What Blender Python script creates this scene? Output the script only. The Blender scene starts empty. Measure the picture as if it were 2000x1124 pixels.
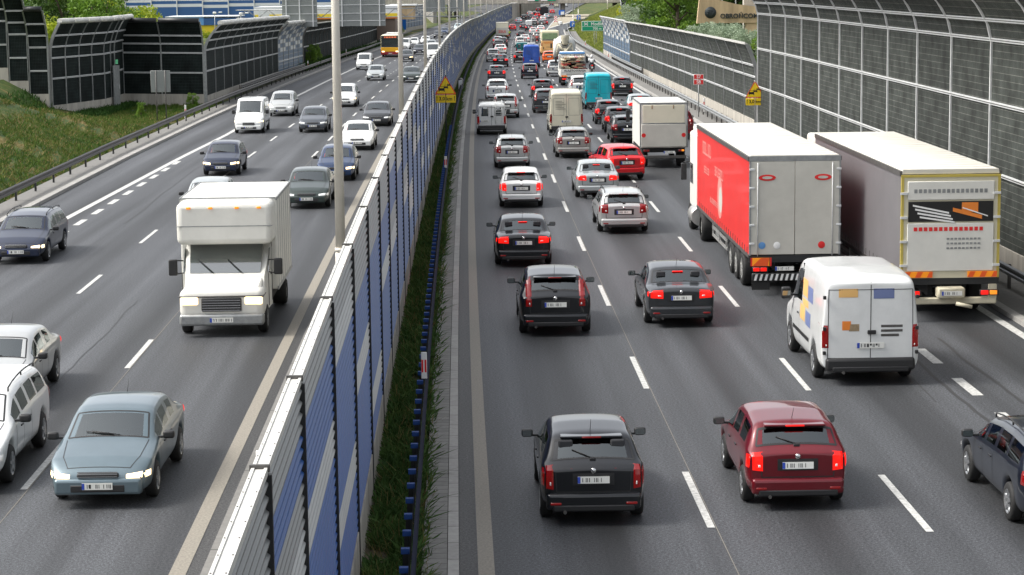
import bpy, bmesh, math, random
import numpy as np
from mathutils import Vector, Matrix
from mathutils.bvhtree import BVHTree
R=math.radians
rnd=random.Random(7)
scn=bpy.context.scene
C=scn.collection
# ---------------------------------------------------------------- camera
CAMH=8.85; FPX=4200.; PITCH=math.atan(602/FPX); ROLL=R(.65)
cam=bpy.data.cameras.new('camera'); camo=bpy.data.objects.new('camera',cam); C.objects.link(camo)
cam.sensor_width=36; cam.lens=36*FPX/2000; cam.clip_end=6000; cam.clip_start=.5
camo.matrix_world=Matrix.Translation((0,0,CAMH))@Matrix.Rotation(math.pi/2-PITCH,4,'X')@Matrix.Rotation(-ROLL,4,'Z')
scn.camera=camo
# ---------------------------------------------------------------- light
SUN_EL,SUN_AZ=R(50),R(-93)      # azimuth measured from +Y towards +X
w=bpy.data.worlds.new('World'); scn.world=w; w.use_nodes=True
nt=w.node_tree; sky=nt.nodes.new('ShaderNodeTexSky'); sky.sky_type='NISHITA'; sky.sun_disc=False
sky.sun_elevation=SUN_EL; sky.sun_rotation=SUN_AZ; sky.dust_density=4; sky.air_density=1; sky.ozone_density=1
hs=nt.nodes.new('ShaderNodeHueSaturation'); hs.inputs['Saturation'].default_value=.24
nt.links.new(sky.outputs[0],hs.inputs['Color']); nt.links.new(hs.outputs[0],nt.nodes['Background'].inputs[0])
nt.nodes['Background'].inputs[1].default_value=.15
sl=bpy.data.lights.new('sun','SUN'); sl.energy=1.5; sl.angle=R(20); sl.color=(1,.96,.88)
so=bpy.data.objects.new('sun',sl); C.objects.link(so)
sd=Vector((math.sin(SUN_AZ)*math.cos(SUN_EL),math.cos(SUN_AZ)*math.cos(SUN_EL),math.sin(SUN_EL)))
so.rotation_euler=sd.to_track_quat('Z','Y').to_euler()
scn.view_settings.view_transform='Standard'; scn.view_settings.look='None'
scn.view_settings.exposure=1.05; scn.view_settings.gamma=1
# ---------------------------------------------------------------- road reference line (from survey of the lane dashes, 12 m apart)
XS=[36,60,84,108,132,156,180,204,228,252,276,300,324,348,372,396,420,444,468,492,504]
XX=[3.14,2.60,2.12,1.72,1.39,1.09,.83,.62,.46,.35,.27,.25,.29,.36,.48,.65,.92,1.27,1.72,2.18,2.42]
cxp=np.polyfit(np.array(XS)/500,XX,5); dxp=np.polyder(cxp)
def X1(s):
    if s<=504: return float(np.polyval(cxp,max(s,0)/500))
    a=float(np.polyval(cxp,504/500)); sl_=float(np.polyval(dxp,504/500))/500
    return a+sl_*(s-504)+.5*7e-5*(s-504)**2
ZK=[(0,0),(110,0),(140,-.13),(168,-.3),(204,-.62),(240,-1.0),(288,-1.45),(336,-2.0),(372,-2.38),(408,-2.6),(456,-2.75),(504,-2.9),(700,-3.2),(1200,-3.6),(4000,-3.6)]
def zr(s): return float(np.interp(s,[k[0] for k in ZK],[k[1] for k in ZK]))
def hd(s): return (X1(s+1)-X1(s-1))/2
def P(s,off,z=0.):
    h=hd(s); return Vector((X1(s)+off*math.cos(h),s-off*math.sin(h),zr(s)+z))
# ---------------------------------------------------------------- materials
MT={}
def mat(name,col,rough=.6,metal=0.,coat=0.,emit=None,estr=1.,noise=0.,nscale=5.,spec=.5,bump=0.,bscale=200.,streak=False):
    if name in MT: return MT[name]
    m=bpy.data.materials.new(name); m.use_nodes=True; t=m.node_tree; b=t.nodes['Principled BSDF']
    b.inputs['Base Color'].default_value=(*col,1); b.inputs['Roughness'].default_value=rough
    b.inputs['Metallic'].default_value=metal; b.inputs['Coat Weight'].default_value=coat; b.inputs['Coat Roughness'].default_value=.04
    b.inputs['Specular IOR Level'].default_value=spec
    if emit: b.inputs['Emission Color'].default_value=(*emit,1); b.inputs['Emission Strength'].default_value=estr
    if noise or bump:
        tc=t.nodes.new('ShaderNodeNewGeometry')
    if noise:
        n=t.nodes.new('ShaderNodeTexNoise'); n.inputs['Scale'].default_value=nscale; n.inputs['Detail'].default_value=6; n.inputs['Roughness'].default_value=.65
        if streak:
            mp=t.nodes.new('ShaderNodeMapping'); mp.inputs['Scale'].default_value=(1,1,.12); t.links.new(tc.outputs['Position'],mp.inputs[0]); t.links.new(mp.outputs[0],n.inputs['Vector'])
        else: t.links.new(tc.outputs['Position'],n.inputs['Vector'])
        r=t.nodes.new('ShaderNodeMapRange'); r.inputs[1].default_value=.3; r.inputs[2].default_value=.7; r.inputs[3].default_value=1-noise; r.inputs[4].default_value=1+noise
        t.links.new(n.outputs[0],r.inputs[0])
        mx=t.nodes.new('ShaderNodeVectorMath'); mx.operation='SCALE'; mx.inputs[0].default_value=col; t.links.new(r.outputs[0],mx.inputs['Scale']); t.links.new(mx.outputs[0],b.inputs['Base Color'])
    if bump:
        n2=t.nodes.new('ShaderNodeTexNoise'); n2.inputs['Scale'].default_value=bscale; t.links.new(tc.outputs['Position'],n2.inputs['Vector'])
        bp=t.nodes.new('ShaderNodeBump'); bp.inputs['Strength'].default_value=bump; bp.inputs['Distance'].default_value=.01
        t.links.new(n2.outputs[0],bp.inputs['Height']); t.links.new(bp.outputs[0],b.inputs['Normal'])
    MT[name]=m; return m
def asphalt(name,base,track=.0,edge=0.):
    m=bpy.data.materials.new(name); m.use_nodes=True; t=m.node_tree; b=t.nodes['Principled BSDF']; L=t.links
    uv=t.nodes.new('ShaderNodeUVMap'); sp=t.nodes.new('ShaderNodeSeparateXYZ'); L.new(uv.outputs[0],sp.inputs[0])
    def math_(op,a,bb=None):
        n=t.nodes.new('ShaderNodeMath'); n.operation=op
        for i,v in enumerate((a,bb)):
            if v is None: continue
            if isinstance(v,(int,float)): n.inputs[i].default_value=v
            else: L.new(v,n.inputs[i])
        return n.outputs[0]
    def noise_(sx,sy,sc,det=3):
        mp=t.nodes.new('ShaderNodeMapping'); mp.inputs['Scale'].default_value=(sx,sy,1); L.new(uv.outputs[0],mp.inputs[0])
        n=t.nodes.new('ShaderNodeTexNoise'); n.inputs['Scale'].default_value=sc; n.inputs['Detail'].default_value=det; L.new(mp.outputs[0],n.inputs['Vector']); return n.outputs[0]
    tr=math_('COSINE',math_('MULTIPLY',sp.outputs[0],2*math.pi/1.75))   # two wheel tracks a lane: worn, polished asphalt
    lane=math_('COSINE',math_('MULTIPLY',sp.outputs[0],2*math.pi/3.5))
    v=math_('ADD',1.,math_('MULTIPLY',tr,-track)); v=math_('ADD',v,math_('MULTIPLY',lane,track*1.1))
    streak=noise_(1.,.02,1.6,4); v=math_('MULTIPLY',v,math_('ADD',.1,math_('MULTIPLY',streak,1.8)))
    patch=noise_(.25,.05,1.,3); v=math_('MULTIPLY',v,math_('ADD',.62,math_('MULTIPLY',patch,.76)))
    fine=noise_(1,1,22.,3); v=math_('MULTIPLY',v,math_('ADD',-.7,math_('MULTIPLY',fine,3.4)))
    v2=noise_(1,1,60.,2); v=math_('MULTIPLY',v,math_('ADD',-1.2,math_('MULTIPLY',v2,4.4)))
    mx=t.nodes.new('ShaderNodeVectorMath'); mx.operation='SCALE'; mx.inputs[0].default_value=base; L.new(v,mx.inputs['Scale']); L.new(mx.outputs[0],b.inputs['Base Color'])
    b.inputs['Roughness'].default_value=.62; b.inputs['Specular IOR Level'].default_value=.45
    bp=t.nodes.new('ShaderNodeBump'); bp.inputs['Strength'].default_value=.5; bp.inputs['Distance'].default_value=.006; L.new(v2,bp.inputs['Height']); L.new(bp.outputs[0],b.inputs['Normal'])
    MT[name]=m; return m
def slabs(name,base,lu,lv,amp=.12,gap=.02,uo=0.):
    """concrete slabs / kerb stones laid along the road (uv = metres)"""
    m=bpy.data.materials.new(name); m.use_nodes=True; t=m.node_tree; b=t.nodes['Principled BSDF']; L=t.links
    uv=t.nodes.new('ShaderNodeUVMap'); mp=t.nodes.new('ShaderNodeMapping'); mp.inputs['Location'].default_value=(uo,0,0); L.new(uv.outputs[0],mp.inputs[0])
    br=t.nodes.new('ShaderNodeTexBrick'); br.offset=0; br.inputs['Scale'].default_value=1; br.inputs['Brick Width'].default_value=lu; br.inputs['Row Height'].default_value=lv
    br.inputs['Mortar Size'].default_value=gap; br.inputs['Bias'].default_value=0
    br.inputs['Color1'].default_value=(*[c*(1-amp) for c in base],1); br.inputs['Color2'].default_value=(*[c*(1+amp) for c in base],1); br.inputs['Mortar'].default_value=(*[c*.45 for c in base],1)
    L.new(mp.outputs[0],br.inputs['Vector'])
    n=t.nodes.new('ShaderNodeTexNoise'); n.inputs['Scale'].default_value=7; n.inputs['Detail'].default_value=6; L.new(uv.outputs[0],n.inputs['Vector'])
    r=t.nodes.new('ShaderNodeMapRange'); r.inputs[3].default_value=.7; r.inputs[4].default_value=1.3; L.new(n.outputs[0],r.inputs[0])
    mx=t.nodes.new('ShaderNodeVectorMath'); mx.operation='SCALE'; L.new(br.outputs[0],mx.inputs[0]); L.new(r.outputs[0],mx.inputs['Scale']); L.new(mx.outputs[0],b.inputs['Base Color'])
    b.inputs['Roughness'].default_value=.85; MT[name]=m; return m
def ramp_mat(name,cols,scale,rough=.9,detail=8,trans=0.,big=None):
    m=bpy.data.materials.new(name); m.use_nodes=True; t=m.node_tree; b=t.nodes['Principled BSDF']; L=t.links
    g=t.nodes.new('ShaderNodeNewGeometry'); n=t.nodes.new('ShaderNodeTexNoise'); n.inputs['Scale'].default_value=scale; n.inputs['Detail'].default_value=detail; n.inputs['Roughness'].default_value=.7
    L.new(g.outputs['Position'],n.inputs['Vector']); src=n.outputs[0]
    if big:
        n2=t.nodes.new('ShaderNodeTexNoise'); n2.inputs['Scale'].default_value=big; n2.inputs['Detail'].default_value=4; L.new(g.outputs['Position'],n2.inputs['Vector'])
        a=t.nodes.new('ShaderNodeMath'); a.operation='ADD'; L.new(n.outputs[0],a.inputs[0]); L.new(n2.outputs[0],a.inputs[1])
        a2=t.nodes.new('ShaderNodeMath'); a2.operation='MULTIPLY'; a2.inputs[1].default_value=.5; L.new(a.outputs[0],a2.inputs[0]); src=a2.outputs[0]
    cr=t.nodes.new('ShaderNodeValToRGB'); e=cr.color_ramp.elements
    while len(e)<len(cols): e.new(.5)
    for i,(p,c) in enumerate(cols): e[i].position=p; e[i].color=(*c,1)
    L.new(src,cr.inputs[0]); L.new(cr.outputs[0],b.inputs['Base Color']); b.inputs['Roughness'].default_value=rough
    b.inputs['Specular IOR Level'].default_value=.25
    if trans:
        tr=t.nodes.new('ShaderNodeBsdfTranslucent'); L.new(cr.outputs[0],tr.inputs[0]); ms=t.nodes.new('ShaderNodeMixShader'); ms.inputs[0].default_value=trans
        L.new(b.outputs[0],ms.inputs[1]); L.new(tr.outputs[0],ms.inputs[2]); L.new(ms.outputs[0],t.nodes['Material Output'].inputs[0])
    MT[name]=m; return m
asphalt('asphalt',(.044,.0465,.051),.22); asphalt('asphalt_dark',(.042,.041,.040),0)
slabs('pavers',(.20,.195,.18),20,.30,.10,.014,7.3); slabs('kerb_stone',(.33,.32,.30),20,1.0,.1,.014,7.3); slabs('side_slabs',(.165,.16,.15),3.,5.5,.06,.03)
mat('line_white',(.46,.46,.44),.6,noise=.42,nscale=11); mat('line_old',(.22,.20,.165),.7,noise=.3,nscale=25)
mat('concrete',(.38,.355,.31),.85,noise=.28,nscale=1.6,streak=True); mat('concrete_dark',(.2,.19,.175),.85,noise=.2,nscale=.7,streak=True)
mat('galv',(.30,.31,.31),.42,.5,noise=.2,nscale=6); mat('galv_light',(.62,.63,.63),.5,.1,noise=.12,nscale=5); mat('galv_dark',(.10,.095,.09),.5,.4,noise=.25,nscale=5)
mat('black_steel',(.018,.019,.02),.45); mat('navy_steel',(.008,.012,.03),.8,spec=.15); mat('blue_block',(.02,.06,.22),.6,spec=.2)
mat('cap_white',(.62,.61,.57),.4,.15,noise=.08,nscale=3)
mat('patch_blue',(.07,.125,.20),.45,.1,noise=.2,nscale=2); mat('patch_white',(.55,.56,.55),.45,.1,noise=.1,nscale=2); mat('pale_red',(.66,.25,.22),.5); mat('mark_blue',(.15,.19,.36),.4); mat('mark_orange',(.75,.45,.16),.4); mat('plank_blue',(.006,.066,.25),.42,0.,noise=.05,nscale=.6,spec=.2); mat('plank_grey',(.15,.155,.152),.4,.15,noise=.06,nscale=.6); mat('plank_white',(.34,.345,.335),.42,.1,noise=.06,nscale=.6)
mat('pole_paint',(.66,.62,.55),.4,.1,noise=.05,nscale=3); mat('sign_grey',(.22,.235,.23),.5,.2,noise=.08,nscale=1)
mat('sign_yellow',(.95,.66,.01),.45); mat('sign_orange',(.80,.10,.015),.45); mat('sign_black',(.01,.01,.01),.5); mat('sign_white',(.80,.80,.78),.45); mat('sign_red',(.68,.02,.02),.45)
mat('sign_green',(.0,.28,.14),.45); mat('sign_blue',(.01,.13,.55),.45); mat('exit_green',(.15,.6,.3),.5)
mat('rubber',(.014,.014,.014),.75); mat('rim',(.42,.43,.44),.3,.8); mat('plastic_black',(.016,.016,.017),.5)
def glass(name,tint,refl=(.9,.97,.98)):
    m=bpy.data.materials.new(name); m.use_nodes=True; t=m.node_tree; L=t.links
    tr=t.nodes.new('ShaderNodeBsdfTransparent'); tr.inputs[0].default_value=(*tint,1); gl=t.nodes.new('ShaderNodeBsdfGlossy'); gl.inputs[0].default_value=(*refl,1); gl.inputs['Roughness'].default_value=.03
    fr=t.nodes.new('ShaderNodeFresnel'); fr.inputs[0].default_value=2.3; mx=t.nodes.new('ShaderNodeMixShader'); L.new(fr.outputs[0],mx.inputs[0]); L.new(tr.outputs[0],mx.inputs[1]); L.new(gl.outputs[0],mx.inputs[2]); L.new(mx.outputs[0],t.nodes['Material Output'].inputs[0]); MT[name]=m
glass('glass_tint',(.24,.33,.32)); glass('glass_clear',(.52,.64,.62)); mat('seat_cloth',(.035,.036,.04),.9); mat('dash',(.03,.03,.032),.7)
mat('glass_dark',(.020,.034,.034),.06,.0,1.,spec=1.); mat('glass_front',(.03,.045,.045),.05,0,1.,spec=1.)
for _n in ('glass_dark','glass_front'): _b=MT[_n].node_tree.nodes['Principled BSDF']; _b.inputs['IOR'].default_value=1.9; _b.inputs['Coat IOR'].default_value=1.7
mat('taillight',(.17,.002,.002),.2,coat=.6,emit=(1,.01,.008),estr=.03); mat('brakelight',(.42,.004,.003),.25,emit=(1,.012,.006),estr=.5)
mat('headlight',(.75,.77,.78),.1,coat=1.,emit=(1,.95,.85),estr=.12); mat('headlamp_warm',(.8,.7,.5),.15,emit=(1,.72,.38),estr=1.5)
mat('indicator',(.85,.28,.02),.25,emit=(1,.3,.02),estr=.3)
mat('plate_white',(.72,.72,.68),.45); mat('plate_blue',(.02,.06,.4),.45); mat('plate_ink',(.02,.02,.02),.5)
mat('chrome',(.6,.6,.6),.15,.9); mat('tar',(.034,.034,.036),.6); mat('underbody',(.012,.012,.012),.8); mat('alu',(.50,.50,.48),.35,.6,noise=.12,nscale=3)
PAINT={}
def paint(n,c,metal=0.,rough=.28,dirt=.06): PAINT[n]=mat('paint_'+n,c,rough,metal,.85,noise=dirt,nscale=2.2,spec=.25); PAINT[n].node_tree.nodes['Principled BSDF'].inputs['Coat IOR'].default_value=1.5; return PAINT[n]
paint('white',(.70,.71,.70)); paint('silver',(.50,.51,.50),.45); paint('silver_blue',(.44,.47,.47),.4); paint('warm_silver',(.34,.33,.31),.45); paint('grey',(.085,.095,.11),.4); paint('dark_grey',(.035,.038,.042),.3)
paint('black',(.006,.007,.009)); paint('navy',(.006,.009,.017),.1); paint('dark_blue',(.010,.017,.042),.2); paint('blue',(.014,.035,.095),.25); paint('van_blue',(.03,.095,.42)); paint('light_blue',(.12,.165,.19),.35)
paint('dark_red',(.13,.006,.012),.2); paint('red',(.58,.012,.018)); paint('turquoise',(.01,.40,.48)); paint('teal',(.008,.16,.17),.2); paint('orange',(.75,.13,.015)); paint('cream',(.68,.64,.50)); paint('dark_green',(.035,.05,.045),.3); paint('pale_blue',(.50,.62,.66)); paint('maroon',(.10,.012,.018),.2)
mat('tarp_red',(.62,.022,.018),.5,coat=.1,noise=.06,nscale=1); mat('tarp_grey',(.15,.143,.15),.5,coat=.1,noise=.08,nscale=1); mat('roof_tarp',(.60,.58,.52),.55,noise=.10,nscale=.9)
mat('box_white',(.68,.67,.62),.45,noise=.07,nscale=1.3); mat('box_cream',(.70,.66,.52),.45,noise=.05,nscale=1.3); mat('door_grey',(.52,.505,.45),.5,noise=.08,nscale=1.5)
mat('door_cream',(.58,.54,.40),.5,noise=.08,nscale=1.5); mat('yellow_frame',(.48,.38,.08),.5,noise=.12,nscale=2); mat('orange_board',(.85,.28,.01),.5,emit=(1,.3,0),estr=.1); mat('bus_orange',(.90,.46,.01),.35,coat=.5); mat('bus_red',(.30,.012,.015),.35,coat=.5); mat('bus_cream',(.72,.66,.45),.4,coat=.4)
mat('coach_orange',(.80,.45,.16),.4,coat=.4); mat('amber_text',(.7,.12,.03),.5,emit=(1,.25,.1),estr=.35); mat('mixer_white',(.62,.62,.58),.5,noise=.15,nscale=1.5); mat('mixer_cream',(.48,.44,.33),.6,noise=.25,nscale=2)
mat('wood',(.30,.22,.13),.8,noise=.4,nscale=6); mat('pack_red',(.36,.05,.04),.7,noise=.3,nscale=6); mat('pack_dark',(.07,.06,.05),.8); mat('curtain_green',(.20,.28,.14),.3,coat=.6,noise=.25,nscale=4)
mat('panel_mesh_bg',(.034,.037,.033),.9); mat('panel_dark_bg',(.010,.016,.015),.9)
mat('cloth_vest',(.35,.45,.03),.8); mat('cloth_dark',(.02,.02,.025),.9); mat('cloth_light',(.62,.62,.62),.8); mat('skin',(.5,.3,.2),.6); mat('helmet_white',(.75,.75,.75),.25,coat=.7)
mat('build_blue',(.03,.10,.27),.5); mat('build_white',(.66,.68,.70),.5); mat('build_yellow',(.80,.60,.03),.5); mat('build_lightblue',(.12,.30,.60),.5); mat('build_orange',(.75,.22,.03),.5); mat('build_brown',(.20,.15,.12),.8)
mat('gore_concrete',(.30,.265,.20),.85,noise=.2,nscale=.5); mat('stone_tan',(.46,.34,.20),.85,noise=.3,nscale=1.2,streak=True); mat('bronze',(.03,.038,.04),.5,.3,noise=.4,nscale=5); mat('bark',(.08,.06,.04),.9,noise=.3,nscale=6)
def mesh_panel_mat(name,base,wire,pitch=.22):
    """planted noise-panel face: dark felt behind a light horizontal wire grid (z in metres), with fine uprights"""
    m=bpy.data.materials.new(name); m.use_nodes=True; t=m.node_tree; b=t.nodes['Principled BSDF']; L=t.links
    uv=t.nodes.new('ShaderNodeUVMap'); br=t.nodes.new('ShaderNodeTexBrick'); br.offset=0
    br.inputs['Scale'].default_value=1; br.inputs['Brick Width'].default_value=.11; br.inputs['Row Height'].default_value=pitch; br.inputs['Mortar Size'].default_value=.010; br.inputs['Mortar Smooth'].default_value=.3
    br.inputs['Color1'].default_value=(*base,1); br.inputs['Color2'].default_value=(*[c*1.35 for c in base],1); br.inputs['Mortar'].default_value=(*wire,1)
    L.new(uv.outputs[0],br.inputs['Vector'])
    n=t.nodes.new('ShaderNodeTexNoise'); n.inputs['Scale'].default_value=1.3; n.inputs['Detail'].default_value=6; L.new(uv.outputs[0],n.inputs['Vector'])
    r=t.nodes.new('ShaderNodeMapRange'); r.inputs[1].default_value=.3; r.inputs[2].default_value=.7; r.inputs[3].default_value=.55; r.inputs[4].default_value=1.5; L.new(n.outputs[0],r.inputs[0])
    oi=t.nodes.new('ShaderNodeObjectInfo'); rr_=t.nodes.new('ShaderNodeMapRange'); rr_.inputs[3].default_value=.85; rr_.inputs[4].default_value=1.18; L.new(oi.outputs['Random'],rr_.inputs[0]); mm=t.nodes.new('ShaderNodeMath'); mm.operation='MULTIPLY'; L.new(r.outputs[0],mm.inputs[0]); L.new(rr_.outputs[0],mm.inputs[1])
    mx=t.nodes.new('ShaderNodeVectorMath'); mx.operation='SCALE'; L.new(br.outputs[0],mx.inputs[0]); L.new(mm.outputs[0],mx.inputs['Scale']); L.new(mx.outputs[0],b.inputs['Base Color'])
    b.inputs['Roughness'].default_value=.85; b.inputs['Specular IOR Level'].default_value=.2; MT[name]=m; return m
mesh_panel_mat('panel_green',(.021,.025,.023),(.115,.118,.105)); mesh_panel_mat('panel_black',(.005,.0085,.008),(.024,.032,.030))
ramp_mat('grass_ground',[(.40,(.022,.045,.008)),(.50,(.042,.072,.012)),(.57,(.13,.105,.035)),(.70,(.22,.17,.07))],1.6,big=.25)
ramp_mat('far_ground',[(.35,(.06,.09,.02)),(.5,(.16,.16,.04)),(.65,(.28,.24,.08))],.5,big=.08)
ramp_mat('soil',[(.3,(.05,.05,.03)),(.6,(.14,.12,.08))],3.)
ramp_mat('slope_blade',[(.3,(.09,.14,.02)),(.55,(.22,.25,.05)),(.75,(.38,.34,.11))],.5,trans=.3)
ramp_mat('grass_blade',[(.3,(.028,.070,.010)),(.5,(.060,.115,.016)),(.68,(.17,.16,.045))],.9,trans=.25)
ramp_mat('weed_leaf',[(.3,(.025,.065,.015)),(.55,(.065,.125,.03)),(.75,(.15,.19,.055))],1.2,trans=.25)
ramp_mat('bank_weed',[(.3,(.015,.045,.009)),(.55,(.035,.085,.014)),(.8,(.08,.12,.025))],1.2,trans=.2)
ramp_mat('dry_blade',[(.3,(.15,.12,.04)),(.7,(.27,.21,.09))],1.,trans=.2)
ramp_mat('leaf_green',[(.3,(.055,.13,.014)),(.55,(.14,.25,.028)),(.75,(.28,.36,.05))],1.1,rough=.5,trans=.3)
ramp_mat('leaf_bright',[(.3,(.13,.21,.012)),(.55,(.30,.36,.024)),(.75,(.52,.50,.04))],1.,rough=.5,trans=.35)
ramp_mat('leaf_silver',[(.3,(.17,.23,.15)),(.55,(.30,.37,.25)),(.75,(.48,.53,.39))],1.3,rough=.6,trans=.25)
ramp_mat('leaf_yellow',[(.3,(.25,.30,.01)),(.55,(.45,.45,.02)),(.75,(.6,.55,.03))],1.3,rough=.6,trans=.25)
ramp_mat('leaf_dark',[(.3,(.02,.055,.01)),(.55,(.055,.11,.018)),(.75,(.14,.18,.03))],1.1,rough=.5,trans=.25)
# ---------------------------------------------------------------- mesh builder
class MB:
    def __init__(s): s.v=[]; s.f=[]; s.m=[]; s.uv=[]; s.sm=[]
    def face(s,idx,mi=0,uv=None,sm=False): s.f.append(idx); s.m.append(mi); s.uv.append(uv); s.sm.append(sm)
    def quad(s,a,b,c,d,mi=0,uv=None,sm=False):
        n=len(s.v); s.v+= [tuple(a),tuple(b),tuple(c),tuple(d)]; s.face((n,n+1,n+2,n+3),mi,uv,sm)
    def hexa(s,p,mi=0):   # 8 points: bottom 4 ccw, top 4
        n=len(s.v); s.v+=[tuple(q) for q in p]
        for f in ((3,2,1,0),(4,5,6,7),(0,1,5,4),(1,2,6,5),(2,3,7,6),(3,0,4,7)): s.face(tuple(n+i for i in f),mi)
    def box(s,x0,x1,y0,y1,z0,z1,mi=0): s.hexa([(x0,y0,z0),(x1,y0,z0),(x1,y1,z0),(x0,y1,z0),(x0,y0,z1),(x1,y0,z1),(x1,y1,z1),(x0,y1,z1)],mi)
    def rbox(s,x0,x1,y0,y1,z0,z1,r=.03,seg=2,mi=0):
        bm=bmesh.new(); bmesh.ops.create_cube(bm,size=1)
        for v in bm.verts: v.co=Vector(((x0+x1)/2+v.co.x*(x1-x0),(y0+y1)/2+v.co.y*(y1-y0),(z0+z1)/2+v.co.z*(z1-z0)))
        r=min(r,abs(x1-x0)*.49,abs(y1-y0)*.49,abs(z1-z0)*.49)
        bmesh.ops.bevel(bm,geom=bm.edges[:],offset=r,segments=seg,profile=.5,affect='EDGES',clamp_overlap=True); s.addbm(bm,mi,True); bm.free()
    def addbm(s,bm,mi=0,sm=False,M=None):
        n=len(s.v); bm.verts.index_update()
        for v in bm.verts: s.v.append(tuple(M@v.co) if M else tuple(v.co))
        bm.normal_update()
        for f in bm.faces: s.face(tuple(n+v.index for v in f.verts),mi,None,sm and max(abs(c) for c in f.normal)<.998)
    def cyl(s,p0,p1,r0,r1=None,n=12,mi=0,caps=True):
        r1=r0 if r1 is None else r1; p0=Vector(p0); p1=Vector(p1); d=(p1-p0).normalized(); a=d.orthogonal().normalized(); b=d.cross(a); k=len(s.v)
        for p,r in ((p0,r0),(p1,r1)):
            for i in range(n):
                t=2*math.pi*i/n; s.v.append(tuple(p+a*math.cos(t)*r+b*math.sin(t)*r))
        for i in range(n): j=(i+1)%n; s.face((k+i,k+j,k+n+j,k+n+i),mi,None,True)
        if caps: s.face(tuple(k+i for i in reversed(range(n))),mi); s.face(tuple(k+n+i for i in range(n)),mi)
    def prism(s,prof,a,b,mi=0,axis='y'):   # 2D profile extruded along an axis
        def p(u,v,t): return {'y':(u,t,v),'x':(t,u,v),'z':(u,v,t)}[axis]
        k=len(s.v); n=len(prof)
        for t in (a,b):
            for u,v in prof: s.v.append(p(u,v,t))
        for i in range(n): j=(i+1)%n; s.face((k+i,k+j,k+n+j,k+n+i),mi)
        s.face(tuple(k+i for i in range(n)),mi); s.face(tuple(k+n+i for i in reversed(range(n))),mi)
    def lathe(s,prof,c,axis,n=24,mi=0):   # prof: (radius, along)
        ax=Vector(axis).normalized(); a=ax.orthogonal().normalized(); b=ax.cross(a); c=Vector(c); k=len(s.v)
        for r,h in prof:
            for i in range(n):
                t=2*math.pi*i/n; s.v.append(tuple(c+ax*h+a*math.cos(t)*r+b*math.sin(t)*r))
        for q in range(len(prof)-1):
            for i in range(n): j=(i+1)%n; s.face((k+q*n+i,k+q*n+j,k+(q+1)*n+j,k+(q+1)*n+i),mi,None,True)
    def mesh(s,name,mats,fix=False):
        me=bpy.data.meshes.new(name); me.from_pydata(s.v,[],s.f)
        for m in mats: me.materials.append(MT[m] if isinstance(m,str) else m)
        me.polygons.foreach_set('material_index',s.m); me.polygons.foreach_set('use_smooth',s.sm)
        if any(u is not None for u in s.uv):
            ul=me.uv_layers.new(name='UVMap'); k=0
            for f,u in zip(s.f,s.uv):
                for i in range(len(f)):
                    if u is not None: ul.data[k].uv=u[i]
                    k+=1
        if fix:
            bm=bmesh.new(); bm.from_mesh(me); bmesh.ops.recalc_face_normals(bm,faces=bm.faces); bm.to_mesh(me); bm.free()
        me.update(); return me
    def build(s,name,mats,parent=None,fix=True):
        if isinstance(mats,str): mats=[mats]
        o=bpy.data.objects.new(name,s.mesh(name,mats,fix)); C.objects.link(o)
        if parent is not None: o.parent=parent
        return o
def thing(name,label,cat,loc=(0,0,0),rz=0,group=None,rx=0):
    o=bpy.data.objects.new(name,None); C.objects.link(o); o.location=loc; o.rotation_euler=(rx,0,rz); o.empty_display_size=.3
    o['label']=label; o['category']=cat
    if group: o['group']=group
    return o
def tag(o,label=None,cat=None,group=None,kind=None):
    if label: o['label']=label
    if cat: o['category']=cat
    if group: o['group']=group
    if kind: o['kind']=kind
    return o
def link_copy(src,parent):
    c=src.copy(); C.objects.link(c); c.parent=parent; return c
def srange(a,b):
    out=[];s=a
    while s<b: out.append(s); s+=4 if s<200 else (8 if s<600 else 20)
    out.append(b); return out
def strip(name,o0,o1,s0,s1,z,m,depth=0.,kind='structure',parent=None,z1=None):
    """sheet (or block if depth) laid along the road; o0/o1 numbers or functions of s"""
    mb=MB(); f0=o0 if callable(o0) else (lambda s:o0); f1=o1 if callable(o1) else (lambda s:o1)
    S=srange(s0,s1); z1=z if z1 is None else z1
    for a,b in zip(S[:-1],S[1:]):
        uv=((f0(a),a),(f1(a),a),(f1(b),b),(f0(b),b))
        mb.quad(P(a,f0(a),z),P(a,f1(a),z1),P(b,f1(b),z1),P(b,f0(b),z),0,uv)
        if depth:
            mb.quad(P(a,f0(a),z-depth),P(a,f0(a),z),P(b,f0(b),z),P(b,f0(b),z-depth),0,((a,0),(a,depth),(b,depth),(b,0)))
            mb.quad(P(a,f1(a),z1),P(a,f1(a),z1-depth),P(b,f1(b),z1-depth),P(b,f1(b),z1),0,((a,depth),(a,0),(b,0),(b,depth)))
    if depth:
        a=S[0]; mb.quad(P(a,f0(a),z-depth),P(a,f1(a),z1-depth),P(a,f1(a),z1),P(a,f0(a),z),0,((0,0),(1,0),(1,1),(0,1)))
    o=mb.build(name,m,parent,fix=False)
    if kind: o['kind']=kind
    return o
def textmesh(txt,size,m,parent,name,M,extr=.004,align='CENTER'):
    cu=bpy.data.curves.new(name,'FONT'); cu.body=txt; cu.size=size; cu.align_x=align; cu.align_y='CENTER'; cu.extrude=extr; cu.offset=.018*size; cu.resolution_u=3
    o=bpy.data.objects.new(name,cu); C.objects.link(o); dg=bpy.context.evaluated_depsgraph_get(); dg.update()
    me=bpy.data.meshes.new_from_object(o.evaluated_get(dg)); bpy.data.objects.remove(o); bpy.data.curves.remove(cu)
    me.transform(M); me.materials.clear(); me.materials.append(MT[m]); o=bpy.data.objects.new(name,me); C.objects.link(o)
    if parent: o.parent=parent
    return o
FACE=Matrix.Rotation(math.pi/2,4,'X')   # text reading upright for a viewer looking along +Y
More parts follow.
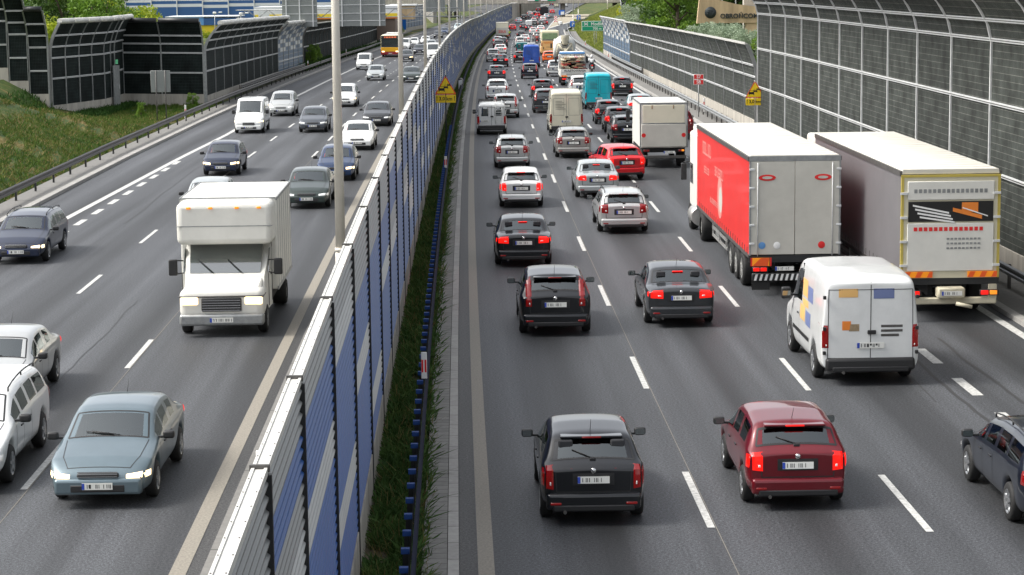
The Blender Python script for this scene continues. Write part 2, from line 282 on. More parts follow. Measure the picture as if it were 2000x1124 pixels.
def T(x,y,z): return Matrix.Translation((x,y,z))
# ================================================================ THE SETTING
def bank(s):   # height of the grass bank left of the road
    return float(np.interp(s,[0,80,112,122,130,140,400],[3.4,3.4,3.0,2.1,.6,.1,0.1]))
def terr(s,off):
    if off<-22.7:
        d=-22.7-off; z=min(.34*d,bank(s))
        if s<156: z+=min(2.6,max(0,(-31.6-off)*.75))*float(np.interp(s,[100,140,156],[0,1,1]))+max(0,-29.0-off)*.5*float(np.interp(s,[100,126,138],[.8,.8,0]))
        if s>170: z=max(z,min(.12*max(0,d-4),2.2))
        return z
    if off>12.8:
        d=off-12.8
        if s<312: return min(d*2.2,3.1) if s<300 else min(d*.8,3.1)
        k=min(1,(s-312)/30)
        far=float(np.interp(s,[312,480,620,760,4000],[0,0,3.,6.,6.]))
        d=max(0,d-far)
        return min(d*(.62-.2*k),6.5)
    return 0
OFF=[-900,-400,-200,-120,-90,-70,-60,-54,-50]+[-46+1.5*i for i in range(15)]+[-22.9,-22.6,-15,-6,0,6,12.7,13.0]+[13.6+1.2*i for i in range(17)]+[38,45,60,90,140,300,900]
S=[4,20,40]+list(range(50,330,4))+list(range(330,760,10))+[800,900,1000,1200,1500,2000,3000,4500]
mb=MB(); nO=len(OFF)
for s in S:
    for o in OFF:
        oo=o*(1 if s<900 else 1+s/1500); p=P(s,oo,terr(s,o)-.30 if -22.7<o<12.8 else terr(s,o)-.02+(.10*math.sin(o*1.7+s*.9) if abs(o)>36 and abs(o)<90 else 0)); mb.v.append(tuple(p))
for i in range(len(S)-1):
    for j in range(nO-1): mb.face((i*nO+j,i*nO+j+1,(i+1)*nO+j+1,(i+1)*nO+j),0,None,True)
tag(mb.build('ground','grass_ground',fix=False),kind='structure')
# carriageways, markings
strip('left_carriageway',-21.2,-5.9,4,1500,-.004,'asphalt')
strip('right_carriageway',-4.1,10.2,4,1500,-.004,'asphalt')
strip('median_base',-5.95,-4.05,4,1500,-.06,'soil')
strip('left_hard_strip',-7.99,-5.75,4,1100,.05,'side_slabs',.12)
strip('left_seam_strip',-8.22,-8.0,4,900,.002,'asphalt_dark')
strip('left_inner_edge_line',-8.49,-8.23,4,1100,.004,'line_old')
strip('right_dark_gutter',-4.09,-3.82,4,900,.001,'asphalt_dark')
strip('right_inner_edge_line',-3.81,-3.56,4,1100,.004,'line_old')
strip('median_kerb',-4.27,-4.10,4,1100,.10,'kerb_stone',.2)
strip('median_paving',-4.66,-4.28,4,700,.09,'pavers',.1)
strip('right_edge_line',9.72,9.96,4,400,.004,'line_white')
strip('right_kerb',10.2,10.45,4,500,.12,'kerb_stone',.16)
strip('right_shoulder',10.46,12.85,4,480,.10,'side_slabs',.2)
strip('left_kerb',-21.5,-21.2,4,480,.13,'kerb_stone',.17)
strip('left_pavement',-22.7,-21.51,4,480,.11,'side_slabs',.2)
lf=lambda s: float(np.interp(s,[4,80,95,127,200,2000],[-20.6,-19.2,-18.88,-18.24,-18.2,-18.2]))
strip('left_outer_edge_line',lambda s:lf(s)-.13,lambda s:lf(s)+.13,4,1000,.004,'line_white')
r3=lambda s: float(np.interp(s,[150,300,404,465,520,640,725,900],[6.9,6.3,5.55,5.9,6.5,7.4,8.6,11]))
strip('exit_lane_line',lambda s:r3(s)-.15,lambda s:r3(s)+.15,150,880,.005,'line_white')
def dashes(name,off,s0,s1,step,ln,wd,m):
    mb=MB(); s=s0
    f=off if callable(off) else (lambda s:off)
    while s<s1:
        a,b=s-ln/2,s+ln/2
        mb.quad(P(a,f(a)-wd/2,.004),P(a,f(a)+wd/2,.004),P(b,f(b)+wd/2,.004),P(b,f(b)-wd/2,.004)); s+=step
    o=mb.build(name,m,fix=False); o['kind']='structure'; return o
dashes('lane_dashes',0,24,900,12,4,.125,'line_white')
dashes('lane_dashes',lambda s:float(np.interp(s,[300,560,800],[3.46,3.15,3.3])),23.5,900,12,4,.125,'line_white')
dashes('merge_dashes',6.93,26.5,150,3.83,2.,.24,'line_white')
dashes('lane_dashes',-11.8,27.5,900,12,4,.125,'line_white')
dashes('lane_dashes',-15.1,39.8,900,12,4,.125,'line_white')
dashes('lane_dashes',-13.0,204,500,6,1.5,.12,'line_white')
dashes('merge_dashes',-18.36,76.8,108,3.78,1.9,.24,'line_white')
mb=MB()
for off in (.0,-11.8):
    s=26.
    while s<200: mb.quad(P(s,off+.075,.0055),P(s,off+.087,.0055),P(s+3,off+.087,.0055),P(s+3,off+.075,.0055)); s+=3
rq=random.Random(5)
mt=MB()
for (off,a,b,wd) in ((5.9,44,66,.04),(4.6,66,92,.03),(-13.2,40,60,.035),(6.5,36,50,.09),(7.6,38,52,.08),(2.3,100,140,.05),(-16.6,80,110,.05)):
    s=a;o=off
    while s<b:
        o2=o+rq.uniform(-.035,.035); mt.quad(P(s,o-wd/2,.0025),P(s,o+wd/2,.0025),P(s+.7,o2+wd/2,.0025),P(s+.7,o2-wd/2,.0025)); o=o2; s+=.7
tag(mt.build('crack_sealing','tar',fix=False),kind='structure')
tag(mb.build('paving_joint','line_old',fix=False),kind='structure')
# exit ramp on the right, far away
mb=MB(); rp=[(470,6.2,10.3),(520,6.6,11.3),(570,9.9,13.6),(620,13.2,18.4),(680,18.5,25),(740,26,34),(800,36,46)]
for a,b in zip(rp[:-1],rp[1:]): mb.quad(P(a[0],a[1],.01),P(a[0],a[2],.01),P(b[0],b[2],.01),P(b[0],b[1],.01),0,((a[1],a[0]),(a[2],a[0]),(b[2],b[0]),(b[1],b[0])))
tag(mb.build('exit_ramp_road','asphalt',fix=False),kind='structure')
mb=MB()
for a,b in zip(rp[1:-2],rp[2:-1]):
    mb.quad(P(a[0],r3(a[0])+.2,.006),P(a[0],a[1]-.1,.006),P(b[0],b[1]-.1,.006),P(b[0],r3(b[0])+.2,.006))
tag(mb.build('gore_area','gore_concrete',fix=False),kind='structure')
for k,(i,nm) in enumerate(((1,'ramp_inner_line'),(2,'ramp_outer_line'))):
    mb=MB()
    for a,b in zip(rp[1:-1],rp[2:]): mb.quad(P(a[0],a[i]-.25,.02),P(a[0],a[i]+.25,.02),P(b[0],b[i]+.3,.02),P(b[0],b[i]-.3,.02))
    tag(mb.build(nm,'line_white',fix=False),kind='structure')
# exit on the left, far away
mb=MB(); lp=[(420,-22.6,-18.3),(500,-24,-18.4),(560,-28,-19.5),(620,-35,-25),(680,-46,-34)]
for a,b in zip(lp[:-1],lp[1:]): mb.quad(P(a[0],a[1],.02),P(a[0],a[2],.02),P(b[0],b[2],.02),P(b[0],b[1],.02),0,((a[1],a[0]),(a[2],a[0]),(b[2],b[0]),(b[1],b[0])))
tag(mb.build('left_ramp_road','asphalt',fix=False),kind='structure')
strip('left_far_paving',lambda s:-24-min(60,(s-590)*.12),-21.3,590,1500,.03,'asphalt_dark')
t=thing('retaining_wall','dark retaining wall beyond the left side of the bridge','retaining wall')
for k in range(30):
    s=600+k*16; p_=P(s,-25-(s-600)*.10,0); q_=P(s+15.5,-25-(s-584)*.10,0); mb=MB(); mb.hexa([(p_.x-1,p_.y,p_.z-1),(p_.x,p_.y,p_.z-1),(q_.x,q_.y,q_.z-1),(q_.x-1,q_.y,q_.z-1),(p_.x-1,p_.y,p_.z+4.2),(p_.x,p_.y,p_.z+4.2),(q_.x,q_.y,q_.z+4.2),(q_.x-1,q_.y,q_.z+4.2)]); mb.build('wall_section','concrete_dark',t)

# ---------------------------------------------------------------- median noise wall
def wallframe(s0,s1,o0,o1,z0=0,z1=0):
    a=P(s0,o0,z0); b=P(s1,o1,z1); d=b-a; L=math.hypot(d.x,d.y); return a,math.atan2(d.y,d.x),L,d.z
PLH=.47
def corr_panel(L,pat,h0,facing=1):
    """profiled sheet planks between two posts; local x along the wall, -y faces the right carriageway"""
    mb=MB(); z=h0
    for ci in pat:
        n=4; st=PLH/n
        for k in range(n):
            zz=z+k*st
            pr=[(0.,0.),(0.,.052),(.05,.060),(.05,.078),(0.,.1175)]
            for (d0,a0),(d1,a1) in zip(pr[:-1],pr[1:]):
                mb.quad((.05,-d0,zz+a0),(L-.05,-d0,zz+a0),(L-.05,-d1,zz+a1),(.05,-d1,zz+a1),ci)
        z+=PLH
    mb.box(.03,L-.03,.002,.1,h0,z,1); return mb
PATS=['bbwwbbbgg','bbbbwbbgg','bbbbbwbbg','bbwbbbbwg','bbbbbwgbg','bwbbbbbgg','bbbbwgbbw','bbbbbbbwg']
cm={'b':0,'g':1,'w':2}
MP=[11.6,16.9,20.8,26.1,31.4,36.7,42.1,47.6]; s=47.6
while s<636: s+=5.4; MP.append(s)
WO=lambda s: float(np.interp(s,[0,60,130,640],[-5.66,-5.62,-5.52,-5.3]))
wall=thing('noise_barrier','long median noise barrier of ribbed blue, white and grey planks under a white cap','noise barrier',P(30,-5.65,0))
wall.location=(0,0,0)
pans={}
def panel_mesh(L,pi):
    k=(round(L,1),pi)
    if k not in pans: pans[k]=corr_panel(L,[cm[c] for c in PATS[pi]],.72).mesh('panel',['plank_blue','plank_grey','plank_white'],False)
    return pans[k]
rest=[];fp=MB();fq=MB()
for i,(a,b) in enumerate(zip(MP[:-1],MP[1:])):
    p,ang,L,dz=wallframe(a,b,WO(a),WO(b)); me=panel_mesh(L,[0,3,1,6,2,5,7,4,1,6][(i*7)%10])
    if i<98:
        o=bpy.data.objects.new('panel',me); C.objects.link(o); o.parent=wall; o.location=p; o.rotation_euler=(0,-math.atan2(dz,L),ang)
    else:
        M=Matrix.Translation(p)@Matrix.Rotation(ang,4,'Z'); bm=bmesh.new(); bm.from_mesh(me); k=len(fp.v)
        bm.verts.index_update()
        for v in bm.verts: fp.v.append(tuple(M@v.co))
        for f in bm.faces: fp.face(tuple(k+v.index for v in f.verts),f.material_index)
        bm.free()
fp.build('panel_run',['plank_blue','plank_grey','plank_white'],wall,fix=False)['kind']='stuff'
pm=MB(); pm.box(-.035,.035,-.075,.10,-.1,4.97); pm=pm.mesh('post',['black_steel'],True)
for i,s in enumerate(MP):
    p=P(s,WO(s),0)
    if i<98:
        o=bpy.data.objects.new('post',pm); C.objects.link(o); o.parent=wall; o.location=p; o.rotation_euler=(0,0,wallframe(s,s+1,WO(s),WO(s+1))[1])
    else:
        fq.box(p.x-.08,p.x+.08,p.y-.04,p.y+.04,p.z,p.z+4.97)
fq.build('post_run','black_steel',wall)['kind']='stuff'
mb=MB(); mc=MB()
for i,(a,b) in enumerate(zip(MP[:-1],MP[1:])):
    wa=WO(a)
    def cs(s,o,z): return P(s,o,z)
    for (o0,o1,zt) in ((-.085,-.058,5.03),(-.056,.016,5.018),(.018,.045,5.03)):
        q=[cs(a+.03,wa+o0,4.965),cs(a+.03,wa+o1,4.965),cs(b-.03,WO(b)+o1,4.965),cs(b-.03,WO(b)+o0,4.965),cs(a+.03,wa+o0,zt),cs(a+.03,wa+o1,zt),cs(b-.03,WO(b)+o1,zt),cs(b-.03,WO(b)+o0,zt)]
        mb.hexa(q,0)
    if a<140:
        q=cs(b,WO(b),0); mb.box(q.x-.10,q.x+.06,q.y-.022,q.y+.022,q.z+4.99,q.z+5.05,1)
        k=a+.4
        while k<b-.2:      # rivets along the cap
            for oo in (-.071,.031):
                c=cs(k,WO(k)+oo,5.05); mb.cyl((c.x,c.y,c.z-.023),(c.x,c.y,c.z-.014),.007,n=6,mi=1)
            k+=.45
mb.build('cap',['cap_white','galv_dark'],wall)
strip('plinth',lambda s:WO(s)-.08,lambda s:WO(s)+.06,8,640,.72,'concrete',.9,kind=None,parent=wall)
# end pier of the wall beneath the bridge
mb=MB(); c=P(642,-4.6,0); mb.box(c.x-1.1,c.x+.6,c.y,c.y+28,c.z-.3,c.z+4.9); tag(mb.build('bridge_pier','concrete_dark'),'dark concrete pier at the far end of the median noise barrier','pier')

# ---------------------------------------------------------------- curved steel and mesh noise walls
def curve_prof(H,lean,bend):  # (lean towards -x local, z) along height
    def f(z):
        t=max(0,(z-bend)/(H-bend)); return lean*t**1.8
    return f
def noise_wall(label,posts,H,lean,bend,rails,m,postm='galv',plinth=.6,pattern=None,cap=None,group=None,side=1,double=0,capd=.28):
    """posts: list of (x,y,z,H) world points; the top leans to side*left of the walking direction"""
    t=thing('noise_wall',label,'noise wall',group=group)
    pl=MB(); npost=0
    info=[]
    for i,p in enumerate(posts):
        h=p[3] if len(p)>3 else H
        a=posts[max(0,i-1)]; b=posts[min(len(posts)-1,i+1)]
        d=Vector((b[0]-a[0],b[1]-a[1],0)).normalized(); info.append((Vector(p[:3]),d,Vector((-d.y,d.x,0))*side,h))
    zs=[0,.25,.5,.7,.8,.9,1.]
    stuffp=MB()
    for i in range(len(info)):
        p,d,nrm,h=info[i]
        mb=MB(); f=curve_prof(h,lean,h*bend); zz=[0,h*bend*.5,h*bend]+[h*bend+(h-h*bend)*k/5 for k in range(1,6)]
        for z0,z1 in zip(zz[:-1],zz[1:]):
            q=[]
            for z in (z0,z1):
                for u,v in ((-.05,-.06),(.05,-.06),(.05,.16),(-.05,.16)): q.append(p+d*u+nrm*(f(z)-v+.0)+Vector((0,0,z)))
            mb.hexa(q,0)
        mb.build('post',postm,t)
    for i in range(len(info)-1):
        p,d0,n0,h0=info[i]; q,d1,n1,h1=info[i+1]; d=(q-p); L=d.length; dn=Vector((d.x,d.y,0)).normalized(); nn=Vector((-dn.y,dn.x,0))*side
        h=h0; f=curve_prof(h,lean,h*bend); mb=MB(); zz=[plinth,(plinth+h*bend)/2,h*bend]+[h*bend+(h-h*bend)*k/6 for k in range(1,7)]
        al=0
        zq=(q.z-p.z)
        for z0,z1 in zip(zz[:-1],zz[1:]):
            a=p+nn*f(z0)+Vector((0,0,z0)); b=Vector((q.x,q.y,p.z if abs(zq)>.5 else q.z))+nn*f(z0)+Vector((0,0,z0))
            c=Vector((q.x,q.y,p.z if abs(zq)>.5 else q.z))+nn*f(z1)+Vector((0,0,z1)); e=p+nn*f(z1)+Vector((0,0,z1))
            mi=0
            if pattern: pass
            mb.quad(a,b,c,e,0,((0,z0),(L,z0),(L,z1),(0,z1)))
        if pattern:   # patchwork of coloured planks
            mb=MB(); z=plinth; k=0
            while z<h-.05:
                z1=min(z+.42,h); fr=(z-plinth)/(h-plinth)
                nseg=2
                for g in range(nseg):
                    mi=0 if fr<.42 else (2 if fr>.86 else (2 if (k+i+g)%2==0 else 0))
                    ua,ub=g/nseg,(g+1)/nseg
                    A=p.lerp(q,ua); B=p.lerp(q,ub)
                    mb.quad(A+nn*f(z)+Vector((0,0,z)),B+nn*f(z)+Vector((0,0,z)),B+nn*f(z1-.06)+Vector((0,0,z1-.06)),A+nn*f(z1-.06)+Vector((0,0,z1-.06)),mi)
                    mb.quad(A+nn*f(z1-.06)+Vector((0,0,z1-.06)),B+nn*f(z1-.06)+Vector((0,0,z1-.06)),B+nn*(f(z1)-.02)+Vector((0,0,z1)),A+nn*(f(z1)-.02)+Vector((0,0,z1)),1)
                z=z1;k+=1
            mb.build('panel',['patch_blue','plank_grey','patch_white'],t,fix=False)
        else: mb.build('panel',m,t,fix=False)
        rb=MB()
        for rz in rails:
            zz_=rz*h if rz<1 else rz
            a=p+nn*(f(zz_)+.03)+Vector((0,0,zz_)); b=Vector((q.x,q.y,p.z if abs(zq)>.5 else q.z))+nn*(f(zz_)+.03)+Vector((0,0,zz_)); th=.055
            rb.hexa([a-nn*.03-Vector((0,0,th)),b-nn*.03-Vector((0,0,th)),b+nn*.03-Vector((0,0,th)),a+nn*.03-Vector((0,0,th)),a-nn*.03+Vector((0,0,th)),b-nn*.03+Vector((0,0,th)),b+nn*.03+Vector((0,0,th)),a+nn*.03+Vector((0,0,th))],0)
            rb.hexa([a+nn*.031-Vector((0,0,.012)),b+nn*.031-Vector((0,0,.012)),b+nn*.045-Vector((0,0,.012)),a+nn*.045-Vector((0,0,.012)),a+nn*.031+Vector((0,0,.012)),b+nn*.031+Vector((0,0,.012)),b+nn*.045+Vector((0,0,.012)),a+nn*.045+Vector((0,0,.012))],1)
        rb.build('rail',['galv_light' if postm!='galv_left' else 'galv','galv_dark'],t)
        if cap:
            zt=h; a=p+nn*f(zt)+Vector((0,0,zt)); b=Vector((q.x,q.y,p.z if abs(zq)>.5 else q.z))+nn*f(zt)+Vector((0,0,zt)); cb=MB()
            if capd>=.5:
                dd=(b-a).normalized(); cb.cyl(a+dd*.06-nn*.1+Vector((0,0,.08)),b-dd*.06-nn*.1+Vector((0,0,.08)),.19,n=12); cb.build('top_cap',cap,t); cb=None
            else: cb.hexa([a-nn*capd-Vector((0,0,.10)),b-nn*capd-Vector((0,0,.10)),b+nn*.08-Vector((0,0,.02)),a+nn*.08-Vector((0,0,.02)),a-nn*capd+Vector((0,0,.02)),b-nn*capd+Vector((0,0,.02)),b+nn*.08+Vector((0,0,.12)),a+nn*.08+Vector((0,0,.12))],0)
            if cb: cb.build('top_cap',cap,t)
        if plinth>0:
            a=p; b=q; hb=[a-nn*.1-Vector((0,0,1.2)),Vector((b.x,b.y,a.z))-nn*.1-Vector((0,0,1.2)),Vector((b.x,b.y,a.z))+nn*.07-Vector((0,0,1.2)),a+nn*.07-Vector((0,0,1.2))]
            dzz=0 if abs(zq)>.5 else zq
            top=[a-nn*.1+Vector((0,0,plinth)),Vector((b.x,b.y,a.z+dzz))-nn*.1+Vector((0,0,plinth)),Vector((b.x,b.y,a.z+dzz))+nn*.07+Vector((0,0,plinth)),a+nn*.07+Vector((0,0,plinth))]
            c=MB(); c.hexa(hb+top,0); c.build('plinth','concrete',t)
    return t
def pts(ss,off,z=0): return [tuple(P(s,(off(s) if callable(off) else off),z)) for s in ss]
# tall green-grey wall at the right edge of the picture
ss=[34+5.55*i for i in range(17)]
tall=[tuple(P(s,12.65,.1)) for s in ss]
noise_wall('tall wire-faced grey green noise wall curving over the road beside the grey lorry',tall,9.6,2.6,.69,[.27,.495,.70,.765,.87],'panel_green','galv_light',.45,cap=['roof_tarp'],side=1)
ss=[ss[-1]+.3+5.45*i for i in range(21)]
noise_wall('lower row of wire-faced grey noise wall with a leaning white-capped top behind the red route sign',[tuple(P(s,12.62,.1)) for s in ss],5.0,.62,.56,[.36,.62,.755],'panel_green','galv',.62,cap=['cap_white'],side=1,capd=.1)
s0=ss[-1]
noise_wall('blue and white patchwork noise wall next to the green Modlin sign',[tuple(P(s0+.3+5.6*i,12.55+.12*i*.2,.1)) for i in range(13)],5.1,.5,.6,[.3],'panel_green','galv',.6,pattern=True,cap=['galv_light'],side=1,capd=.1)
noise_wall('small white-topped noise wall on the right slope before the bridge',[tuple(P(560+7*i,25+i*1.6,3.0)) for i in range(8)],4.2,.9,.6,[.3,.6,.8],'panel_black','galv_light',.4,cap=['cap_white'],side=1)
# left walls: from the far end towards the camera the wall turns and steps up the bank
Lw=[(161.5,-23.7)]
far=[161.5+5.38*i for i in range(16)]
lo=lambda s: float(np.interp(s,[160,243,300,400,482],[-23.7,-23.55,-23.6,-25.2,-27.2]))
noise_wall('black mesh noise wall with curved top running beside the left guardrail',[(P(s,lo(s),.05)) for s in far[:11]],6.0,1.25,.66,[.42,.68,.80,.9],'panel_black','galv',.7,cap=['cap_white'],side=-1,capd=.5)
noise_wall('blue and grey chequered noise wall between two black walls on the left',[(P(215.3+5.5*i,lo(215),.05)) for i in range(6)],5.4,1.1,.66,[.3],'panel_black','galv',.5,pattern=True,cap=['cap_white'],side=-1,capd=.5)
fs=[243.1+5.6*i for i in range(43)]
noise_wall('long black noise wall behind the bus on the far left side',[(P(s,lo(s),.05)) for s in fs],5.1,1.0,.66,[.5,.84],'panel_black','galv_dark',.5,cap=['cap_white'],side=-1)
# transverse pieces and stepped pieces (world coordinates)
def gz(x,y): # terrain height near the left wall
    s=y; off=x-X1(s); return zr(s)+terr(s,off)
# walking away from the camera the curved tops lean to the right (towards the road)
noise_wall('pair of wide black noise wall bays facing the traffic behind the grey sign back',[(-28.9,161.6,-.05),(-26.0,161.4,-.1),(-22.85,161.3,-.15)],6.15,1.1,.66,[.38,.62,.73,.83],'panel_black','galv',.75,cap=['black_steel'],side=-1,capd=.5)
noise_wall('black noise wall bays with silver roof caps and a grey door on the left bank',[(-31.2,147,-.05),(-30.65,149,-.05),(-30.1,151,-.05),(-29.6,153,-.05),(-29.1,155,-.05),(-28.85,156.2,0),(-28.7,157,0),(-28.9,161.6,0)],6.35,.85,.66,[.40,.62,.74,.86],'panel_black','galv',.72,cap=['cap_white'],side=-1,capd=.75)
for k,(xa,xb,z,lb) in enumerate([(-32.55,-31.25,.55,'narrow black noise wall bay under the silver-capped row'),(-33.9,-32.6,1.45,'middle stepped black noise wall bay on the left bank'),(-35.4,-33.95,2.35,'tall stepped black noise wall bay at the left picture edge'),(-37.2,-35.45,3.1,'highest black noise wall bay half out of the picture on the left')]):
    noise_wall(lb,[(xa,146.4,z),(xb,146.4,z)],6.6,1.3,.66,[.38,.62,.74,.86],'panel_black','galv',.95,cap=['black_steel'],side=-1,capd=.5)
# door in the wall
t=thing('service_door','grey steel service door with a small green exit sign in the left noise wall','door',(-28.74,156.55,.0),R(75))
mb=MB(); mb.rbox(-.48,.48,-.30,-.18,.1,3.0,.02); d=mb.build('door_leaf','galv',t); mb=MB(); mb.rbox(.30,.34,-.34,-.3,1.3,1.6,.01); mb.build('handle','galv_light',d)
mb=MB(); mb.box(-.2,.2,-.32,-.29,3.1,3.42); mb.build('exit_sign','exit_green',t)
# blue transverse wall and far blue wall on the left
t=thing('noise_wall','blue and white banded noise wall bay facing the traffic beyond the bus','noise wall')
for k,(z0,z1,m) in enumerate([(0,.9,'concrete'),(.9,3.3,'plank_blue'),(3.3,3.9,'plank_white'),(3.9,4.4,'plank_blue'),(4.4,6.2,'plank_grey')]):
    mb=MB(); mb.box(-26.2,-23.0,484,484.2+.004*k,z0-2.95,z1-2.95); mb.build('panel' if k else 'plinth',m,t)
noise_wall('far blue patchwork noise wall curving away beside the left exit',[tuple(P(486+6*i,-26.6+.25*i,.4)) for i in range(10)],5.6,.9,.66,[.3],'panel_green','galv_dark',.5,pattern=True,cap=['cap_white'],side=-1)
# ---------------------------------------------------------------- guardrails
def wbeam(off,s0,s1,z,dir_,h=.31,st=4):
    mb=MB(); s=s0; pr=[(-.0,-.155),(.05,-.11),(.05,-.05),(0,-.015),(0,.015),(.05,.05),(.05,.11),(0,.155)]
    f=off if callable(off) else (lambda s:off)
    pr2=[(a-.012*1,b) for a,b in pr]
    while s<s1:
        e=min(s+st,s1)
        for (a0,b0),(a1,b1) in zip(pr[:-1],pr[1:]):
            mb.quad(P(s,f(s)+dir_*a0,z+b0),P(e,f(e)+dir_*a0,z+b0),P(e,f(e)+dir_*a1,z+b1),P(s,f(s)+dir_*a1,z+b1),0,None,True)
        s=e
    return mb
def guardrail(label,off,s0,s1,step,dir_,bm_,pm_,block=None,blockm=None,z=.62,group=None,pstart=None):
    t=thing('guardrail',label,'guardrail',group=group); f=off if callable(off) else (lambda s:off)
    wbeam(off,s0,s1,z,dir_).build('beam',bm_,t,fix=False)
    po=MB(); po.box(-.04,.04,-.05,.05,-.1,z+.13); po=po.mesh('post',[pm_],True)
    bl=MB(); bl.box(-.062,.062,-.055,.055,z+.09,z+.165); bl=bl.mesh('spacer_block',[blockm or pm_],True)
    s=pstart or s0; n=0; far=MB()
    while s<s1:
        p=P(s,f(s)-dir_*.10,0)
        if n<98:
            o=bpy.data.objects.new('post',po); C.objects.link(o); o.parent=t; o.location=p; o.rotation_euler.z=-hd(s)
            if block:
                b=bpy.data.objects.new('spacer_block',bl); C.objects.link(b); b.parent=o; b.location=(0,0,.0) if True else 0
        else: far.box(p.x-.05,p.x+.05,p.y-.05,p.y+.05,p.z,p.z+z+.1)
        n+=1; s+=step*(1 if n<98 else 2)
    if far.v: far.build('post_run',pm_,t)['kind']='stuff'
    return t
guardrail('dark blue guardrail on closely spaced posts in the grassy median','' or -4.76,24,560,1.0,1,'navy_steel','black_steel',True,'blue_block',z=.66)
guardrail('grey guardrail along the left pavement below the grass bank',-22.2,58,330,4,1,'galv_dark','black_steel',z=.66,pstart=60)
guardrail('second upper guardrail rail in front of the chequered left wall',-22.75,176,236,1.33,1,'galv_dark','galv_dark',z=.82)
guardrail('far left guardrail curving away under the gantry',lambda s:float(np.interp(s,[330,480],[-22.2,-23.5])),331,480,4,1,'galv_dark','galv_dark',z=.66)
guardrail('long grey guardrail in front of the right noise wall',11.25,46,300,2.7,-1,'galv','galv_dark',z=.66)
guardrail('raised second guardrail before the blue right wall',11.95,205,262,1.33,-1,'galv','galv_dark',z=.86)
guardrail('far right guardrail below the yellow grass slope',lambda s:float(np.interp(s,[300,400,523,600,640],[11.2,10.9,11.2,15.2,19.5])),301,640,4,-1,'galv','galv_dark',z=.66)
# ================================================================ VEHICLES  (local +y = forward, rear at y=0, wheels on z=0)
def ip(keys,y): return float(np.interp(y,[k[0] for k in keys],[k[1] for k in keys]))
SPEC={}
SPEC['hatch']=dict(L=4.05,W=1.72,rw=.72,fw=3.25,r=.31,top=[(0,.95),(.12,1.02),(.20,1.06),(.46,1.33),(.56,1.41),(1.3,1.475),(2.0,1.46),(2.45,1.37),(3.0,1.0),(3.1,.96),(3.7,.80),(3.95,.68),(4.05,.55)],
  belt=[(0,.86),(.2,.96),(2.9,.87),(3.1,.86),(3.7,.74),(4.05,.5)],rear=(.20,.46),wind=(2.42,3.0),side=[(.68,1.3),(1.38,2.1),(2.18,2.85)],lamp=(.68,.88,.68,.96),spoiler=1)
SPEC['tallhatch']=dict(SPEC['hatch'],lamp=(.66,.80,.72,1.36),L=3.95)
SPEC['round']=dict(SPEC['hatch'],lamp=(.76,.90,.62,.97),top=[(0,.92),(.12,1.0),(.24,1.05),(.62,1.33),(.74,1.40),(1.4,1.47),(2.0,1.45),(2.45,1.35),(3.0,1.0),(3.1,.96),(3.7,.80),(3.95,.68),(4.05,.55)],rear=(.24,.62),side=[(.85,1.35),(1.43,2.1),(2.18,2.85)])
SPEC['sedan']=dict(L=4.6,W=1.78,rw=.92,fw=3.72,r=.32,top=[(0,.93),(.1,1.01),(.45,1.05),(.66,1.06),(1.16,1.34),(1.30,1.40),(1.9,1.45),(2.5,1.42),(2.85,1.34),(3.45,1.0),(3.55,.96),(4.2,.80),(4.5,.66),(4.6,.52)],
  belt=[(0,.88),(.6,.97),(1.2,.95),(3.4,.88),(4.2,.74),(4.6,.48)],rear=(.68,1.16),wind=(2.82,3.45),side=[(1.3,1.9),(1.98,2.6),(2.68,3.3)],lamp=(.52,.88,.76,.94),spoiler=0)
SPEC['estate']=dict(L=4.65,W=1.78,rw=.95,fw=3.77,r=.32,top=[(0,.98),(.08,1.03),(.12,1.06),(.34,1.34),(.42,1.42),(1.4,1.47),(2.2,1.45),(2.85,1.36),(3.45,1.0),(3.55,.96),(4.2,.80),(4.5,.66),(4.65,.52)],
  belt=[(0,.90),(.2,.97),(3.4,.88),(4.2,.74),(4.65,.48)],rear=(.12,.34),wind=(2.82,3.45),side=[(.5,1.2),(1.3,1.95),(2.03,2.65),(2.73,3.3)],lamp=(.62,.88,.74,1.02),spoiler=1,rails=1)
SPEC['suv']=dict(L=4.35,W=1.82,rw=.82,fw=3.5,r=.36,top=[(0,1.02),(.08,1.10),(.12,1.13),(.36,1.48),(.46,1.57),(1.4,1.64),(2.1,1.62),(2.6,1.52),(3.15,1.15),(3.3,1.08),(3.95,.95),(4.25,.8),(4.35,.62)],
  belt=[(0,.98),(.2,1.06),(3.1,.98),(3.3,.96),(4.0,.86),(4.35,.58)],rear=(.13,.36),wind=(2.57,3.15),side=[(.6,1.15),(1.25,1.95),(2.03,3.0)],lamp=(.70,.86,.82,1.12),spoiler=1,rails=1)
SPEC['mpv']=dict(SPEC['suv'],r=.32,W=1.78,lamp=(.70,.86,.85,1.35),rails=0,top=[(0,.98),(.06,1.04),(.10,1.08),(.30,1.46),(.38,1.55),(1.4,1.63),(2.3,1.60),(2.75,1.48),(3.4,1.08),(3.55,1.0),(4.0,.88),(4.25,.74),(4.35,.55)],wind=(2.72,3.4),rear=(.10,.30),side=[(.5,1.15),(1.25,2.05),(2.13,3.15)],belt=[(0,.92),(.2,.98),(3.3,.92),(4.0,.8),(4.35,.5)])
SPEC['rackvan']=dict(L=4.3,W=1.76,rw=.78,fw=3.45,r=.31,top=[(0,1.70),(.1,1.80),(1.2,1.84),(2.3,1.82),(2.62,1.70),(3.25,1.14),(3.4,1.05),(4.0,.90),(4.25,.74),(4.3,.58)],
  belt=[(0,1.02),(3.2,.97),(3.4,.93),(4.0,.82),(4.3,.5)],rear=None,wind=(2.60,3.25),side=[(2.0,3.0)],lamp=(.80,.93,.62,1.08),van=1,spoiler=0,doorwin=(.18,.60,1.08,1.60))
